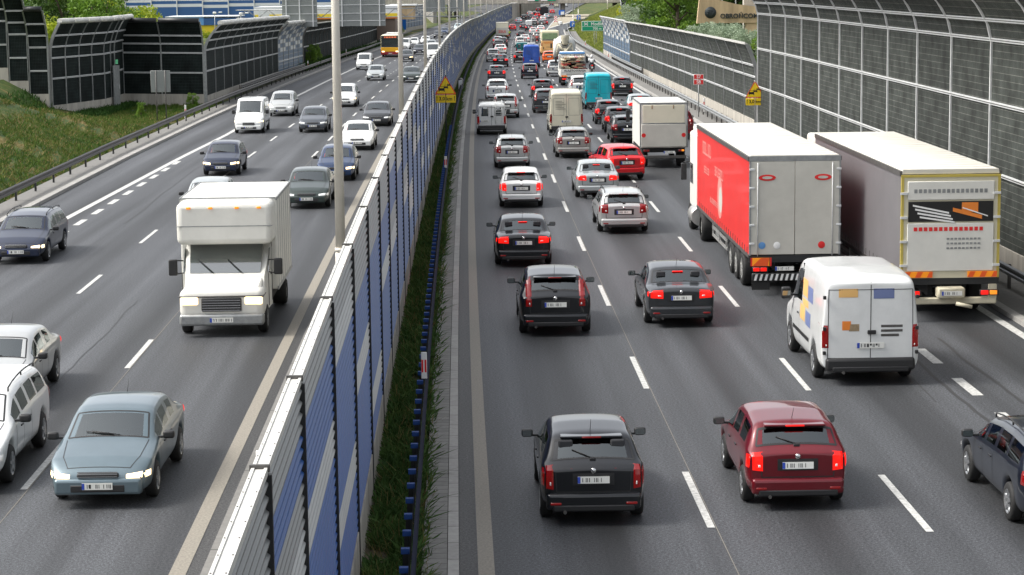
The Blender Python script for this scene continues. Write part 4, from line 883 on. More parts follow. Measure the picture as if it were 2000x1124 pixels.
V_=[ # right carriageway: kind, s, off, colour, label, extras
('round',34.3,-1.89,'black','black round-tailed hatchback nearest the camera in the inner lane',{}),
('hatch',35.1,1.58,'dark_red','dark red hatchback nearest the camera with brake lamps on',dict(lit='brake')),
('estate',33.2,5.75,'navy','navy estate car cut by the right edge of the picture',{}),
('tallhatch',53.1,-1.66,'black','black hatchback with tall rear lamps in the inner lane, second from the camera',dict(sc=1.05)),
('sedan',54.2,1.6,'dark_grey','dark grey saloon left of the white van with its high brake lamp lit',dict(lit='brake')),
('sedan',66.2,-2.09,'black','black saloon between the black tall-lamp hatchback and the white hatchback',{}),
('estate',74.6,1.64,'silver','silver estate with roof rails nearest behind the silver saloon',{}),
('hatch',83.7,-1.72,'white','white hatchback directly behind the black saloon of the inner lane',{}),
('sedan',86.8,1.45,'silver_blue','silver saloon just beyond the nearest silver estate',{}),
('hatch',94.6,3.2,'red','bright red hatchback changing lanes beside the white box truck',dict(yaw=10,sc=1.03,lit='brake')),
('estate',101.3,-1.75,'silver','silver estate with black roof rails in the inner lane behind the small ladder van',dict(sc=.95,sz=1.08)),
('estate',106.8,1.4,'warm_silver','bronze silver estate behind the cream high van',{}),
('tallhatch',140.8,-1.55,'silver','silver hatchback half hidden beyond the small ladder van',dict(sc=1.05)),
('suv',163.2,-1.96,'white','white off-roader with roof rails in the inner lane',{}),
('hatch',203.2,-1.86,'grey','grey hatchback alone ahead of the white off-roader',{}),
('sedan',246.6,-1.37,'black','black saloon with bright red lamps beside the silver people carrier',{}),
('mpv',267.7,-2.3,'silver','silver people carrier next to the median kerb behind the black saloon',{}),
('sedan',304,-1.5,'white','white saloon beyond the silver people carrier',{}),
('suv',331,-1.92,'dark_grey','dark off-roader with silver roof two cars behind the red-lettered box truck',{}),
('hatch',376,-2.5,'white','white hatchback near the kerb behind the red-lettered box truck',{}),
('mpv',353,-1.45,'navy','navy people carrier right behind the red-lettered box truck',{}),
('hatch',500,-1.59,'red','red hatchback ahead of the red-lettered box truck',{}),
('sedan',589,-2.1,'pale_blue','pale blue saloon just before the bridge shadow',{}),
('suv',642,-2.0,'black','black off-roader entering the bridge shadow',{}),
('suv',652,-.2,'grey','grey car beside the black off-roader under the bridge',dict(sc=.98)),
('hatch',723,-2.4,'white','white car beyond the black off-roader under the bridge',{}),
('hatch',166.3,1.55,'black','black hatchback beyond the dark people carrier left of the cream van',{}),
('mpv',146,1.25,'dark_grey','dark people carrier tight behind the cream high van',{}),
('tallhatch',207.6,1.36,'navy','dark hatchback with tall red lamps right behind the blue van',{}),
('hatch',263,1.0,'black','small black hatchback peeping out left of the blue van',dict(sc=.95)),
('rackvan',296.5,1.5,'teal','teal van with wide rear window ahead of the blue van',dict(cat='van')),
('mpv',361,1.45,'white','white people carrier just ahead of the teal van',{}),
('sedan',389,2.2,'white','white saloon ahead of the white people carrier',{}),
('estate',422,1.3,'dark_grey','dark grey estate in front of the two white cars of the middle lane',{}),
('sedan',508,.75,'black','black saloon on the left of a pair far down the middle lane',{}),
('sedan',493,2.3,'black','black saloon right behind the white far van',{}),
('van',521,1.9,'white','white van far down the middle lane with wide rear window',dict(cat='van',sc=.9)),
('tallhatch',545,3.0,'dark_green','dark green car right of the far white van',dict()),
('hatch',579,2.2,'silver','silver hatchback a few cars before the bridge',{}),
('sedan',626,1.7,'grey','grey saloon at the edge of the bridge shadow in the middle lane',{}),
('sedan',716,-.6,'warm_silver','bronze saloon just through the bridge beside the ribbed wall',{}),
('hatch',818,-2.2,'dark_red','dark red hatchback far beyond the bridge in the inner lane',{}),
('estate',775,.6,'silver','silver estate beyond the bridge left of the black tipper',{}),
('sedan',688,1.1,'red','red saloon in the bridge shadow left of the black tipper',{}),
('suv',532,4.75,'dark_green','off-roader with a spare wheel on its tailgate',{}),
('sedan',557,5.4,'dark_red','dark red saloon behind the off-roader with the spare wheel',{}),
('hatch',620,4.1,'white','white hatchback in the outer lane at the edge of the bridge shadow',{}),
('hatch',665,4.4,'pale_blue','pale blue car behind the black tipper',{}),
('hatch',762,4.4,'red','red hatchback right of the black tipper under the bridge',{}),
('van',930,1.6,'cream','cream van far beyond the bridge',dict(cat='van')),
('van',940,5.2,'white','white van far beyond the bridge on the right',dict(cat='van')),
('sedan',998,-3.0,'blue','blue car farthest away beyond the bridge',{}),
('sedan',484,5.1,'white','white saloon next to the solid line behind the off-roader with the spare wheel',{}),
('hatch',456,3.6,'white','white hatchback left of the white saloon near the solid line',{}),
('suv',405,4.5,'warm_silver','silver off-roader ahead of the orange coach',{}),
('tallhatch',262,4.5,'orange','small orange hatchback left of the concrete mixer',dict(sc=.95)),
('mpv',213,4.0,'silver','silver people carrier squeezed left of the scaffolding truck',{}),
('mpv',168.6,4.6,'white','white people carrier partly behind the turquoise van',dict()),
('round',169,7.9,'black','black hatchback right of the turquoise van with bright red lamps',dict(lit='brake')),
('hatch',133,4.75,'black','black hatchback behind the turquoise van, farthest of three',{}),
('hatch',125.2,4.9,'black','black hatchback with a lit left lamp, middle of three behind the turquoise van',dict(lit='brake')),
('estate',116.3,4.75,'black','black estate hidden by the white box truck, nearest of three',{}),
('sedan',140,7.25,'silver_blue','silver car roof just visible behind the white box truck',{}),
('suv',119,7.75,'dark_red','dark red car hidden between the box truck and the guardrail',{}),
]
for k,s,o,c,l,e in V_: car(k,s,o,c,l,**e)
VL=[
('sedan',36.0,-10.15,'light_blue','light blue grey saloon nearest the camera on the left carriageway',dict(lit='warm',yaw=-1)),
('sedan',44.3,-14.0,'silver','silver saloon cut by the left edge of the picture behind the white estate',{}),
('estate',37.2,-13.05,'white','white estate car cut by the lower left corner of the picture',dict(sc=1.06)),
('hatch',80,-13.65,'silver_blue','pale car mostly hidden behind the white box lorry',{}),
('estate',68.6,-18.27,'dark_blue','dark blue estate at the left edge crossing the dashed line',dict(lit='warm')),
('hatch',99.4,-15.27,'dark_blue','dark blue hatchback with lit lamps behind the white box lorry',dict(lit='warm')),
('van',128.4,-17.01,'white','white van nearest the left guardrail',dict(cat='van',sc=.93,lit='warm')),
('mpv',146.1,-16.73,'silver','silver white people carrier following the white van',{}),
('round',128.6,-13.22,'grey','blue grey hatchback in the middle of the left carriageway',{}),
('sedan',84.3,-10.16,'dark_green','grey green saloon beside the white box lorry',{}),
('hatch',96.1,-9.75,'blue','blue hatchback behind the nearest lamp post',dict(lit='warm')),
('sedan',113.7,-9.74,'white','white saloon just behind the blue hatchback in the inner lane',{}),
('sedan',133.7,-9.65,'dark_grey','dark grey saloon following the white saloon in the inner lane',{}),
('mpv',157.1,-13.14,'white','white people carrier partly behind the nearest lamp post',dict(lit='warm')),
('hatch',207.9,-13.53,'silver_blue','blue grey hatchback ahead of the small white van',{}),
('rackvan',242.4,-16.76,'white','small white van in front of the yellow bus',dict(cat='van')),
('sedan',201.6,-9.89,'dark_green','dark green saloon behind the second lamp post',{}),
('hatch',273,-13.34,'dark_grey','dark hatchback with orange glowing lamps right of the bus',dict(lit='warm')),
('sedan',310.7,-13.19,'navy','navy saloon with bright bonnet behind the orange-lamped hatchback',{}),
('rackvan',344,-17.0,'white','white small van half behind the second lamp post beside the bus',dict(cat='van')),
('hatch',372,-16.9,'white','white hatchback beyond the bus, left of a pair',{}),
('sedan',386,-15.6,'white','white saloon beyond the bus, right of a pair',{}),
('suv',338.4,-12.6,'silver_blue','silver blue off-roader behind the navy saloon',dict(lit='warm')),
('van',279,-10.17,'white','white van beside the median barrier beyond the third lamp post',dict(cat='van')),
('sedan',434,-15.45,'black','black saloon alone near the left exit',{}),
('hatch',466,-15.59,'blue','bright blue hatchback following the lone black saloon',{}),
('mpv',508,-14.6,'pale_blue','pale blue people carrier beyond the fourth lamp post',{}),
('sedan',460,-12.4,'grey','grey saloon right of the bright blue hatchback',{}),
('hatch',373.4,-10.4,'silver_blue','silver hatchback roof just above the median barrier',{}),
('hatch',690,-16.9,'pale_blue','pale blue car under the left side of the bridge',{}),
('sedan',755,-15.5,'white','white car beyond the left side of the bridge',{}),
('sedan',905,-15.2,'white','white car with lamps on far beyond the bridge on the left',dict(lit='warm')),
]
for k,s,o,c,l,e in VL: car(k,s,o,c,l,back=True,**e)
# spare wheel, ladder, vans with their marks
def find(lbl): return next(o for o in C.objects if o.get('label')==lbl)
t=find('off-roader with a spare wheel on its tailgate'); mb=MB(); mb.lathe([(0,-.16),(.30,-.16),(.35,-.12),(.35,.05),(0,.05)],(.15,-.05,.95),(0,1,0),20); mb.build('spare_wheel','rubber',t); mb=MB(); mb.lathe([(0,-.18),(.2,-.17),(.21,-.15)],(.15,-.05,.95),(0,1,0),16); mb.build('wheel_cover','sign_white',t)
t=car('rackvan',124.7,-2.55,'white','small white van with a rear ladder and roof rack on the inner edge line',cat='van')
mb=MB()
for x in (.22,.60): mb.cyl((x,-.09,.62),(x,-.07,1.80),.016,n=6); mb.cyl((x,-.07,1.80),(x,.25,2.0),.016,n=6)
for k in range(8): mb.cyl((.22,-.085,.70+k*.15),(.60,-.085,.70+k*.15),.011,n=6)
mb.build('ladder','galv_light',t)
for yy in (.35,1.3,2.2):
    mb=MB(); mb.cyl((-.74,yy,1.80),(-.74,yy,1.98),.02,n=6); mb.cyl((.74,yy,1.80),(.74,yy,1.98),.02,n=6); mb.cyl((-.74,yy,1.96),(.74,yy,1.96),.018,n=6)
    mb.build('roof_bar','black_steel',t)
find('teal van with wide rear window ahead of the blue van')
hv=car('highvan',123.5,1.74,'cream','cream high-roofed van with faded writing on its left rear door',cat='van')
for i in range(6):
    mb=MB(); xx=-.62; mb.box(xx,xx+.38+.1*((i*7)%3),-.022,-.018,1.95-.09*i,1.97-.09*i); mb.build('faded_lettering','galv_dark',hv)
tv=car('highvan',149.6,5.0,'turquoise','turquoise panel van behind the black cars',cat='van',sc=.98)
bv=car('highvan',243,2.1,'van_blue','blue high-roofed van ahead of the dark tall-lamp hatchback',cat='van')
mb=MB(); mb.rbox(-.45,.45,.7,1.5,2.57,2.78,.05); mb.build('roof_unit','box_white',bv)
nv=car('van',46.0,4.88,'white','white panel van with orange and blue marks on its side and rear doors',cat='van',sc=1.13,sz=.98)
bvh=BV['van']
def mark(parent,mode,fn,m,na=8,nb=6,name='painted_mark'):
    mb=MB(); patch(mb,bvh,mode,fn,na,nb,.0015); mb.build(name,m,parent)
mk=[('l',1.9,2.5,1.45,1.8,'mark_orange'),('l',1.25,1.85,1.42,1.72,'mark_blue'),('l',2.0,2.6,.95,1.25,'mark_orange'),('l',1.3,1.9,.92,1.2,'mark_blue'),('l',1.7,2.4,1.26,1.40,'mark_orange')]
for md,a,b,c,d,m in mk: mark(nv,md,lambda u,v,a=a,b=b,c=c,d=d:(a+(b-a)*u+.10*v,c+(d-c)*v),m)
for a,b,c,d,m in [(-.62,-.25,1.75,1.92,'mark_orange'),(.05,.45,1.72,1.92,'mark_blue'),(-.55,-.38,1.10,1.28,'build_orange'),(-.42,-.22,1.08,1.22,'wood'),(.2,.62,1.15,1.2,'galv_dark'),(.2,.62,1.06,1.11,'galv_dark'),(.2,.55,.97,1.02,'galv_dark')]: mark(nv,'r',lambda u,v,a=a,b=b,c=c,d=d:(a+(b-a)*u,c+(d-c)*v),m)
# ---------------------------------------------------------------- lorries and buses
def twin_wheel(t,x,y,r=.5,w=.30): return wheel_into(t,x,y,r,w,1 if x>0 else -1,'alu')
def lorry_cab(t,y,W=2.45,H=3.0,col='box_white',L=2.1,rear_only=False):
    mb=MB(); w=W/2
    mb.rbox(-w,w,y,y+L-.25,.85,H-.25,.10,3); mb.rbox(-w+.02,w-.02,y+L-.6,y+L,.45,1.75,.12,3); mb.rbox(-w+.08,w-.08,y+.0,y+L-.5,H-.35,H,.12,3); c=mb.build('cab',col,t)
    mb=MB(); mb.hexa([(-w+.12,y+L-.16,1.75),(w-.12,y+L-.16,1.75),(w-.12,y+L-.05,1.75),(-w+.12,y+L-.05,1.75),(-w+.16,y+L-.32,2.62),(w-.16,y+L-.32,2.62),(w-.16,y+L-.21,2.62),(-w+.16,y+L-.21,2.62)]); mb.build('windscreen','glass_front',c)
    for s in (-1,1):
        mb=MB(); mb.box(s*w-.012,s*w+.012,y+L-1.35,y+L-.5,1.7,2.4); mb.build('side_window','glass_dark',c)
        mb=MB(); mb.rbox(s*(w+.22)-.10,s*(w+.22)+.10,y+L-.35,y+L-.25,1.75,2.35,.03); mb.cyl((s*w,y+L-.3,2.4),(s*(w+.22),y+L-.3,2.38),.02,n=6); mb.build('mirror','plastic_black',c)
        mb=MB(); mb.rbox(s*(w-.45)-.22,s*(w-.45)+.22,y+L-.02,y+L+.03,.72,.92,.02); mb.build('headlight','headlight',t)
    mb=MB(); mb.rbox(-w+.15,w-.15,y+L-.05,y+L+.02,.98,1.5,.03); mb.build('grille','plastic_black',c)
    return c
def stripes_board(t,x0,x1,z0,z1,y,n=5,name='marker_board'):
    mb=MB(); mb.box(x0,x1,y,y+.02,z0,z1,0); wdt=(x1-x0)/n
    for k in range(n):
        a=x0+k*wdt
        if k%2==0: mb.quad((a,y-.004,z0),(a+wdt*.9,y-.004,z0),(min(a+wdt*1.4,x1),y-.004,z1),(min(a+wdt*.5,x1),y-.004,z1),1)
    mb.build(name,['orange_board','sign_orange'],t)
def lamp_cluster(t,x,y,z,w=.38,h=.13,lit=True):
    mb=MB(); mb.rbox(x-w/2,x+w/2,y-.03,y+.03,z-h/2,z+h/2,.015,1,0); mb.rbox(x-w/2+.03,x-w/2+w*.45,y-.04,y-.02,z-h/2+.02,z+h/2-.02,.01,1,1); mb.rbox(x+w*.02,x+w*.40,y-.04,y-.02,z-h/2+.02,z+h/2-.02,.01,1,2 if x>0 else 1)
    mb.build('taillight',['plastic_black','brakelight' if lit else 'taillight','indicator'],t)
def semi(s,off,label,side_m,rear,L=13.6,top=3.92):
    t=thing('articulated_lorry',label,'lorry',group=GR); w=1.275; z0=1.12; bh=top
    mb=MB(); mb.box(-w,-w+.03,.06,L,z0,bh-.13); mb.build('side_curtain',side_m,t); mb=MB(); mb.box(w-.03,w,.06,L,z0,bh-.13); mb.build('side_curtain',side_m,t)
    mb=MB()   # shallow folds and straps on the curtain
    for k in range(24):
        y=.4+k*(L-.6)/24
        for sx in (-1,1): mb.box(sx*w-.012,sx*w+.012,y,y+.035,z0-.06,z0+.2)
    for sx in (-1,1): mb.box(sx*w-.02,sx*w+.02,.05,L,z0-.08,z0+.02)
    mb.build('curtain_straps','galv_dark',t)
    mb=MB(); n=14
    for k in range(n): y0=L*k/n; y1=L*(k+1)/n; zc=.018*math.sin(k*1.9); mb.hexa([(-w+.02,y0,bh-.12),(w-.02,y0,bh-.12),(w-.02,y1,bh-.12),(-w+.02,y1,bh-.12),(-w+.06,y0,bh-.012),(w-.06,y0,bh-.012),(w-.06,y1,bh-.012+.0),(-w+.06,y1,bh-.012)]) if False else None
    mb.hexa([(-w+.02,.05,bh-.12),(w-.02,.05,bh-.12),(w-.02,L,bh-.12),(-w+.02,L,bh-.12),(-w+.05,.05,bh),(w-.05,.05,bh),(w-.05,L,bh),(-w+.05,L,bh)])
    for k in range(1,20): mb.cyl((-w+.06,L*k/20,bh-.012),(w-.06,L*k/20,bh-.012),.022,n=6)
    mb.build('roof','roof_tarp',t)
    mb=MB()
    for sx in (-1,1): mb.box(sx*w-.03,sx*w+.03,.05,L,bh-.16,bh-.04)
    mb.build('roof_rail','galv_dark',t)
    mb=MB(); mb.box(-w+.05,w-.05,L-.06,L-.0,z0,bh-.14); mb.build('front_wall','box_white',t)
    mb=MB(); mb.box(-1.2,1.2,.3,L,1.0,z0-.005); mb.box(-.5,-.38,.3,L-1,.62,1.0); mb.box(.38,.5,.3,L-1,.62,1.0); mb.build('chassis','underbody',t)
    rear(t,w,z0,bh)
    # running gear
    for y in (2.1,3.4,4.7):
        for sx in (-1,1): twin_wheel(t,sx*1.08,y)
        mb=MB(); mb.cyl((-1.0,y,.5),(1.0,y,.5),.07,n=8); mb.build('axle','underbody',t)
    for sx in (-1,1):
        mb=MB()
        for zz in (.55,.8): mb.box(sx*1.2-.015,sx*1.2+.015,5.6,9.6,zz,zz+.1)
        for yy in (5.8,7.6,9.4): mb.box(sx*1.2-.03,sx*1.2-.01 if sx>0 else sx*1.2+.03,yy,yy+.06,.55,1.0)
        mb.build('side_guard','alu',t)
    mb=MB(); mb.rbox(-1.15,-.6,8.2,9.3,.5,.98,.05); mb.build('pallet_box','galv',t)
    # tractor
    y=L-1.2
    for yy in (y+.3,):
        for sx in (-1,1): twin_wheel(t,sx*1.0,yy,.5,.5)
    for sx in (-1,1): twin_wheel(t,sx*1.1,y+3.9,.5,.3)
    mb=MB(); mb.cyl((-1.15,y+1.2,.72),(-1.15,y+2.5,.72),.32,n=16); mb.build('fuel_tank','alu',t); mb=MB(); mb.box(-.45,.45,y-.6,y+4.4,.75,.98); mb.build('tractor_frame','underbody',t)
    lorry_cab(t,L+.75,2.48,3.75,'box_white',2.25)
    put(t,s,off,L); return t
def rear_red(t,w,z0,bh):
    for sx in (-1,1):
        mb=MB(); a,b=(.006,w-.04) if sx>0 else (-w+.04,-.006); mb.rbox(a,b,0,.06,z0+.02,bh-.17,.008,1); d=mb.build('rear_door','door_grey',t)
        mb=MB(); 
        for xx in (.55,): mb.cyl((sx*xx*1.9,-.02,z0-.02),(sx*xx*1.9,-.02,bh-.2),.014,n=6)
        mb.build('lock_bar','galv_light',d)
        mb=MB()
        for k in range(5): mb.rbox(sx*(w-.06)-.06,sx*(w-.06)+.08,-.02,.03,z0+.3+k*.52,z0+.36+k*.52,.008,1)
        mb.build('hinge','galv_light',d)
        # small red oval badge near the top of each door
        mb=MB(); mb.lathe([(.0,-.002),(.13,-.002),(.16,0)],(0,0,0),(0,1,0),20); o=mb.build('badge','sign_red',d); o.location=(sx*.78,-.01,bh-.62); o.scale=(1.5,1,.55)
        mb=MB(); mb.lathe([(.0,-.006),(.09,-.006)],(0,0,0),(0,1,0),16); o=mb.build('badge_centre','door_grey',d); o.location=(sx*.78,-.012,bh-.62); o.scale=(1.6,1,.45)
    mb=MB(); mb.box(-w,w,.0,.08,bh-.165,bh-.02); mb.box(-w,-w+.045,-.01,.1,z0,bh-.1); mb.box(w-.045,w,-.01,.1,z0,bh-.1); mb.build('rear_frame','galv',t)
    for x,m in ((-.92,'build_lightblue'),(-.5,'sign_white'),(.75,'sign_red')):
        mb=MB(); mb.lathe([(0,-.003),(.09,-.003),(.1,0)],(x,-.006,z0+.28),(0,1,0),18); mb.build('sticker',m,t)
    mb=MB(); mb.box(-w,w,-.0,.1,.92,z0-.002); mb.build('rear_sill','black_steel',t)
    stripes_board(t,-1.2,-.72,.83,1.06,-.09,1); mb=MB(); mb.box(-.70,-.66,-.09,-.07,.83,1.06); mb.box(-1.24,-1.2,-.09,-.07,.83,1.06); mb.build('board_edge','sign_red',t)
    lamp_cluster(t,-.98,-.10,.74,.45,.14); lamp_cluster(t,.98,-.10,.74,.45,.14); plate(t,-.3,-.13,.76)
    mb=MB(); mb.rbox(-1.2,1.2,-.06,.04,.40,.62,.02,1)
    for k in range(16):
        a=-1.15+k*.145; mb.quad((a,-.064,.42),(a+.07,-.064,.42),(a+.12,-.064,.60),(a+.05,-.064,.60),1)
    mb.build('underrun_bar',['plastic_black','sign_white'],t)
    mb=MB(); mb.box(-1.2,-.7,-.02,-.0,.15,.42); mb.box(.7,1.2,-.02,-.0,.15,.42); mb.build('mud_flap','rubber',t)
def rear_grey(t,w,z0,bh):
    mb=MB(); mb.box(-w+.07,w-.07,0,.08,z0,bh-.20); mb.build('rear_door','door_cream',t); mb=MB(); mb.box(-w,-w+.068,-.01,.1,z0,bh-.14); mb.box(w-.068,w,-.01,.1,z0,bh-.14); mb.box(-w,w,-.012,.1,bh-.198,bh-.138); mb.build('edge_frame','yellow_frame',t)
    mb=MB(); mb.rbox(-w+.16,w-.16,-.03,0,z0+.18,z0+1.42,.02,1); mb.rbox(-w+.16,w-.16,-.03,0,bh-.78,bh-.30,.02,1); mb.build('white_panel','box_white',t)
    mb=MB(); mb.rbox(-w+.18,w-.18,-.025,0,z0+1.46,bh-.82,.01,1); mb.build('picture_panel','sign_black',t)
    def sl(mb,x0,x1,za,zb,h,y):
        mb.hexa([(x0,y,za),(x1,y,zb),(x1,y+.005,zb),(x0,y+.005,za),(x0,y,za+h),(x1,y,zb+h),(x1,y+.005,zb+h),(x0,y+.005,za+h)])
    zt=bh-.82; mb=MB(); mb.box(.28,.70,-.032,-.026,z0+1.70,zt-.03); sl(mb,.05,.80,z0+1.72,z0+1.52,.10,-.036); mb.build('orange_block','build_orange',t)
    mb=MB(); [sl(mb,-.98+.06*k,-.05+.05*k,z0+1.86-.10*k,z0+1.66-.08*k,.045,-.034) for k in range(4)]; sl(mb,.3,.95,z0+1.80,z0+1.58,.03,-.038); mb.build('white_block','sign_white',t)
    mb=MB()
    for k in range(14): mb.box(-.95+k*.13,-.95+k*.13+.09,-.036,-.03,z0+1.22,z0+1.32)
    mb.build('red_lettering','sign_red',t)
    mb=MB()
    for r_ in range(3):
        for k in range(9): mb.box(-.1+k*.1,-.1+k*.1+.07,-.036,-.03,z0+.75+r_*.12,z0+.80+r_*.12)
    for k in range(16): mb.box(-.95+k*.12,-.95+k*.12+.08,-.036,-.03,bh-.6,bh-.5)
    mb.build('grey_lettering','galv',t)
    for sx in (-1,1):
        mb=MB()
        for k in range(4): mb.box(sx*(w-.08)-.1,sx*(w-.08)+.08,-.05,0,z0+.3+k*.62,z0+.36+k*.62)
        mb.build('hinge','galv_light',t)
    stripes_board(t,-w+.06,-.45,z0+.02,z0+.17,-.05,5); stripes_board(t,.45,w-.06,z0+.02,z0+.17,-.05,5)
    mb=MB(); mb.box(-w,w,0,.1,.95,z0-.003); mb.build('rear_sill','black_steel',t)
    mb=MB(); mb.rbox(-1.2,1.2,-.12,.05,.45,.62,.03,1); mb.rbox(-.35,.35,-.30,.1,.62,.90,.04,1); mb.box(-1.2,-1.0,-.1,0,.6,.95); mb.box(1.0,1.2,-.1,0,.6,.95); mb.cyl((.1,-.35,.5),(.5,-.42,.42),.05,n=8); mb.build('bumper','mixer_cream',t)
    lamp_cluster(t,-1.0,-.13,.75,.5,.15); lamp_cluster(t,1.0,-.13,.75,.5,.15); plate(t,0,-.32,.76)
rt=semi(59.6,5.32,'articulated lorry with red side curtains and pale grey rear doors','tarp_red',rear_red)
# pale patches on the red curtain
rq=random.Random(11)
def letters(y,z,h,n,m):
    mb=MB(); x0,x1=-1.2795,-1.2755
    for k in range(n):
        t_=h*.16; wd=h*.62; kind_=rq.randrange(4)
        mb.box(x0,x1,y,y+t_,z,z+h)
        if kind_!=1: mb.box(x0-.0004,x1,y,y+wd,z+h-t_,z+h)
        if kind_ in(0,2): mb.box(x0-.0008,x1,y,y+wd*.9,z+h*.42,z+h*.42+t_)
        if kind_ in(0,1,3): mb.box(x0-.0012,x1,y,y+wd,z,z+t_)
        if kind_==3: mb.box(x0-.0016,x1,y+wd-t_,y+wd,z,z+h)
        y-=h*.85
    mb.build('pale_lettering',m,rt)
letters(11.6,3.05,.42,7,'pale_red'); letters(8.2,2.62,.30,9,'pale_red'); letters(11.3,2.45,.22,8,'pale_red'); letters(9.6,1.65,.16,22,'pale_red')
mb=MB(); mb.lathe([(0,0),(.62,0),(.66,.002)],(-1.2792,7.0,2.05),(1,0,0),32); e=mb.build('emblem','pale_red',rt); mb=MB(); mb.lathe([(0,0),(.40,0)],(-1.2812,6.8,2.0),(1,0,0),32); mb.build('emblem_centre','door_grey',e)
semi(54.6,8.55,'articulated lorry with grey curtains and a yellow framed rear with a black picture','tarp_grey',rear_grey)
# white box lorry on the right
def box_lorry(s,off,label,L,W,H,bm_,back=False,z0=.95,group=GR,cab=True,sc=1,door=None,cabm='box_white'):
    t=thing('box_lorry',label,'lorry',group=group); w=W/2
    mb=MB(); mb.rbox(-w,w,0,L,z0,H,.03,1); mb.build('cargo_box',bm_,t)
    mb=MB(); 
    for sx in (-1,1): mb.box(sx*w-.025,sx*w+.025,-.01,.05,z0,H); mb.box(sx*w-.02,sx*w+.02,0,L,H-.06,H+.015)
    mb.box(-w,w,-.01,.05,H-.07,H+.018); mb.box(-w,w,L-.05,L+.01,H-.07,H+.018); mb.build('edge_trim','galv',t)
    mb=MB(); mb.box(-w+.1,w-.1,.1,L+.8,z0-.22,z0-.004); mb.build('chassis','underbody',t)
    mb=MB(); mb.rbox(-w+.05,w-.05,-.08,.02,.45,.60,.02,1); mb.build('rear_bumper','galv_dark',t)
    lamp_cluster(t,-w+.28,-.06,z0-.12,.32,.12,False); lamp_cluster(t,w-.28,-.06,z0-.12,.32,.12,False); plate(t,.25,-.1,z0-.2)
    for sx in (-1,1): wheel_into(t,sx*(w-.22),1.1,.38,.38,sx,'galv'); wheel_into(t,sx*(w-.2),L+.95,.38,.24,sx,'galv')
    put(t,s,off,L); return t
t=box_lorry(100.6,5.35,'white box lorry with a cream upper shutter and worn tail lift',5.0,2.2,3.05,'box_white')
mb=MB(); mb.rbox(-.98,.98,-.035,0,2.12,2.95,.01,1); mb.build('upper_shutter','box_cream',t)
mb=MB(); mb.rbox(-1.05,1.05,-.09,-.03,1.0,2.06,.02,1); tl=mb.build('tail_lift','door_grey',t)
mb=MB(); mb.rbox(-1.0,1.0,-.075,0,2.07,2.115,.005,1); mb.build('shutter_rail','galv',t)
mb=MB()
for x in (-.55,.45): mb.rbox(x-.03,x+.03,-.05,0,2.78,2.95,.01,1)
mb.build('brackets','wood',t)
for x in (-.95,.92): mb=MB(); mb.lathe([(0,-.004),(.1,-.004)],(x,-.09,1.55),(0,1,0),16); mb.build('red_sticker','sign_red',tl)
lorry_cab(t,5.15,2.0,2.5,'box_white',1.7)
t=box_lorry(411,-2.15,'box lorry with red lettering on its rear near the median',5.5,2.35,3.35,'box_cream')
mb=MB(); mb.rbox(-1.1,1.1,-.04,0,1.0,2.4,.02,1); mb.build('tail_lift','door_grey',t); textmesh('ZEUS',.62,'sign_red',t,'lettering',T(0,-.05,1.62)@FACE,.006); lorry_cab(t,5.7,2.2,2.7,'box_white',1.8)
# white box lorry on the left, oncoming
t=thing('box_lorry','large white box lorry with short bonnet on the left carriageway','lorry',group=GL)
mb=MB(); mb.rbox(-1.12,1.12,0,4.3,.85,3.15,.05,2); mb.rbox(-1.09,1.09,4.1,5.3,2.1,3.13,.14,3); mb.build('cargo_box','box_white',t)
mb=MB(); mb.hexa([(-.98,4.3,.5),(.98,4.3,.5),(.92,6.0,.5),(-.92,6.0,.5),(-.98,4.3,2.1),(.98,4.3,2.1),(.90,5.45,1.35),(-.90,5.45,1.35)]); mb.rbox(-.95,.95,5.2,6.35,.45,1.15,.16,4); mb.hexa([(-.9,5.3,1.1),(.9,5.3,1.1),(.85,6.25,1.0),(-.85,6.25,1.0),(-.86,5.25,1.38),(.86,5.25,1.38),(.78,6.15,1.1),(-.78,6.15,1.1)]); c=mb.build('cab','box_white',t)
mb=MB(); mb.hexa([(-.80,5.33,1.42),(.80,5.33,1.42),(.80,5.36,1.42),(-.80,5.36,1.42),(-.84,4.72,2.08),(.84,4.72,2.08),(.84,4.75,2.09),(-.84,4.75,2.09)]); mb.build('windscreen','glass_front',c)
for sx in (-1,1):
    mb=MB(); mb.hexa([(sx*.985-.01,4.45,1.4),(sx*.985+.01,4.45,1.4),(sx*.965+.01,5.15,1.4),(sx*.965-.01,5.15,1.4),(sx*.985-.01,4.45,1.95),(sx*.985+.01,4.45,1.95),(sx*.97+.01,4.72,1.95),(sx*.97-.01,4.72,1.95)]); mb.build('side_window','glass_dark',c)
    mb=MB(); mb.rbox(sx*.72-.2,sx*.72+.2,6.28,6.38,.78,.98,.04,2); mb.build('headlight','headlamp_warm',t)
    mb=MB(); mb.rbox(sx*1.2-.10,sx*1.2+.10,5.15,5.25,1.35,1.75,.03); mb.build('mirror','plastic_black',c)
    wheel_into(t,sx*.88,1.0,.34,.36,sx,'galv'); wheel_into(t,sx*.86,5.55,.34,.22,sx,'galv')
mb=MB(); mb.rbox(-.45,.45,6.3,6.39,.62,.95,.03); mb.build('grille','plastic_black',t); mb=MB(); mb.rbox(-.95,.95,6.1,6.42,.28,.56,.06); mb.build('front_bumper','galv',t); plate(t,0,6.43,.42,0,'number_plate',True)
mb=MB(); mb.box(-.9,.9,.1,5,.5,.84); mb.build('chassis','underbody',t)
mb=MB()
for k in range(5): mb.box(-.43,.43,6.385,6.40,.64+.06*k,.66+.06*k)
mb.build('grille_bars','chrome',t)
mb=MB()
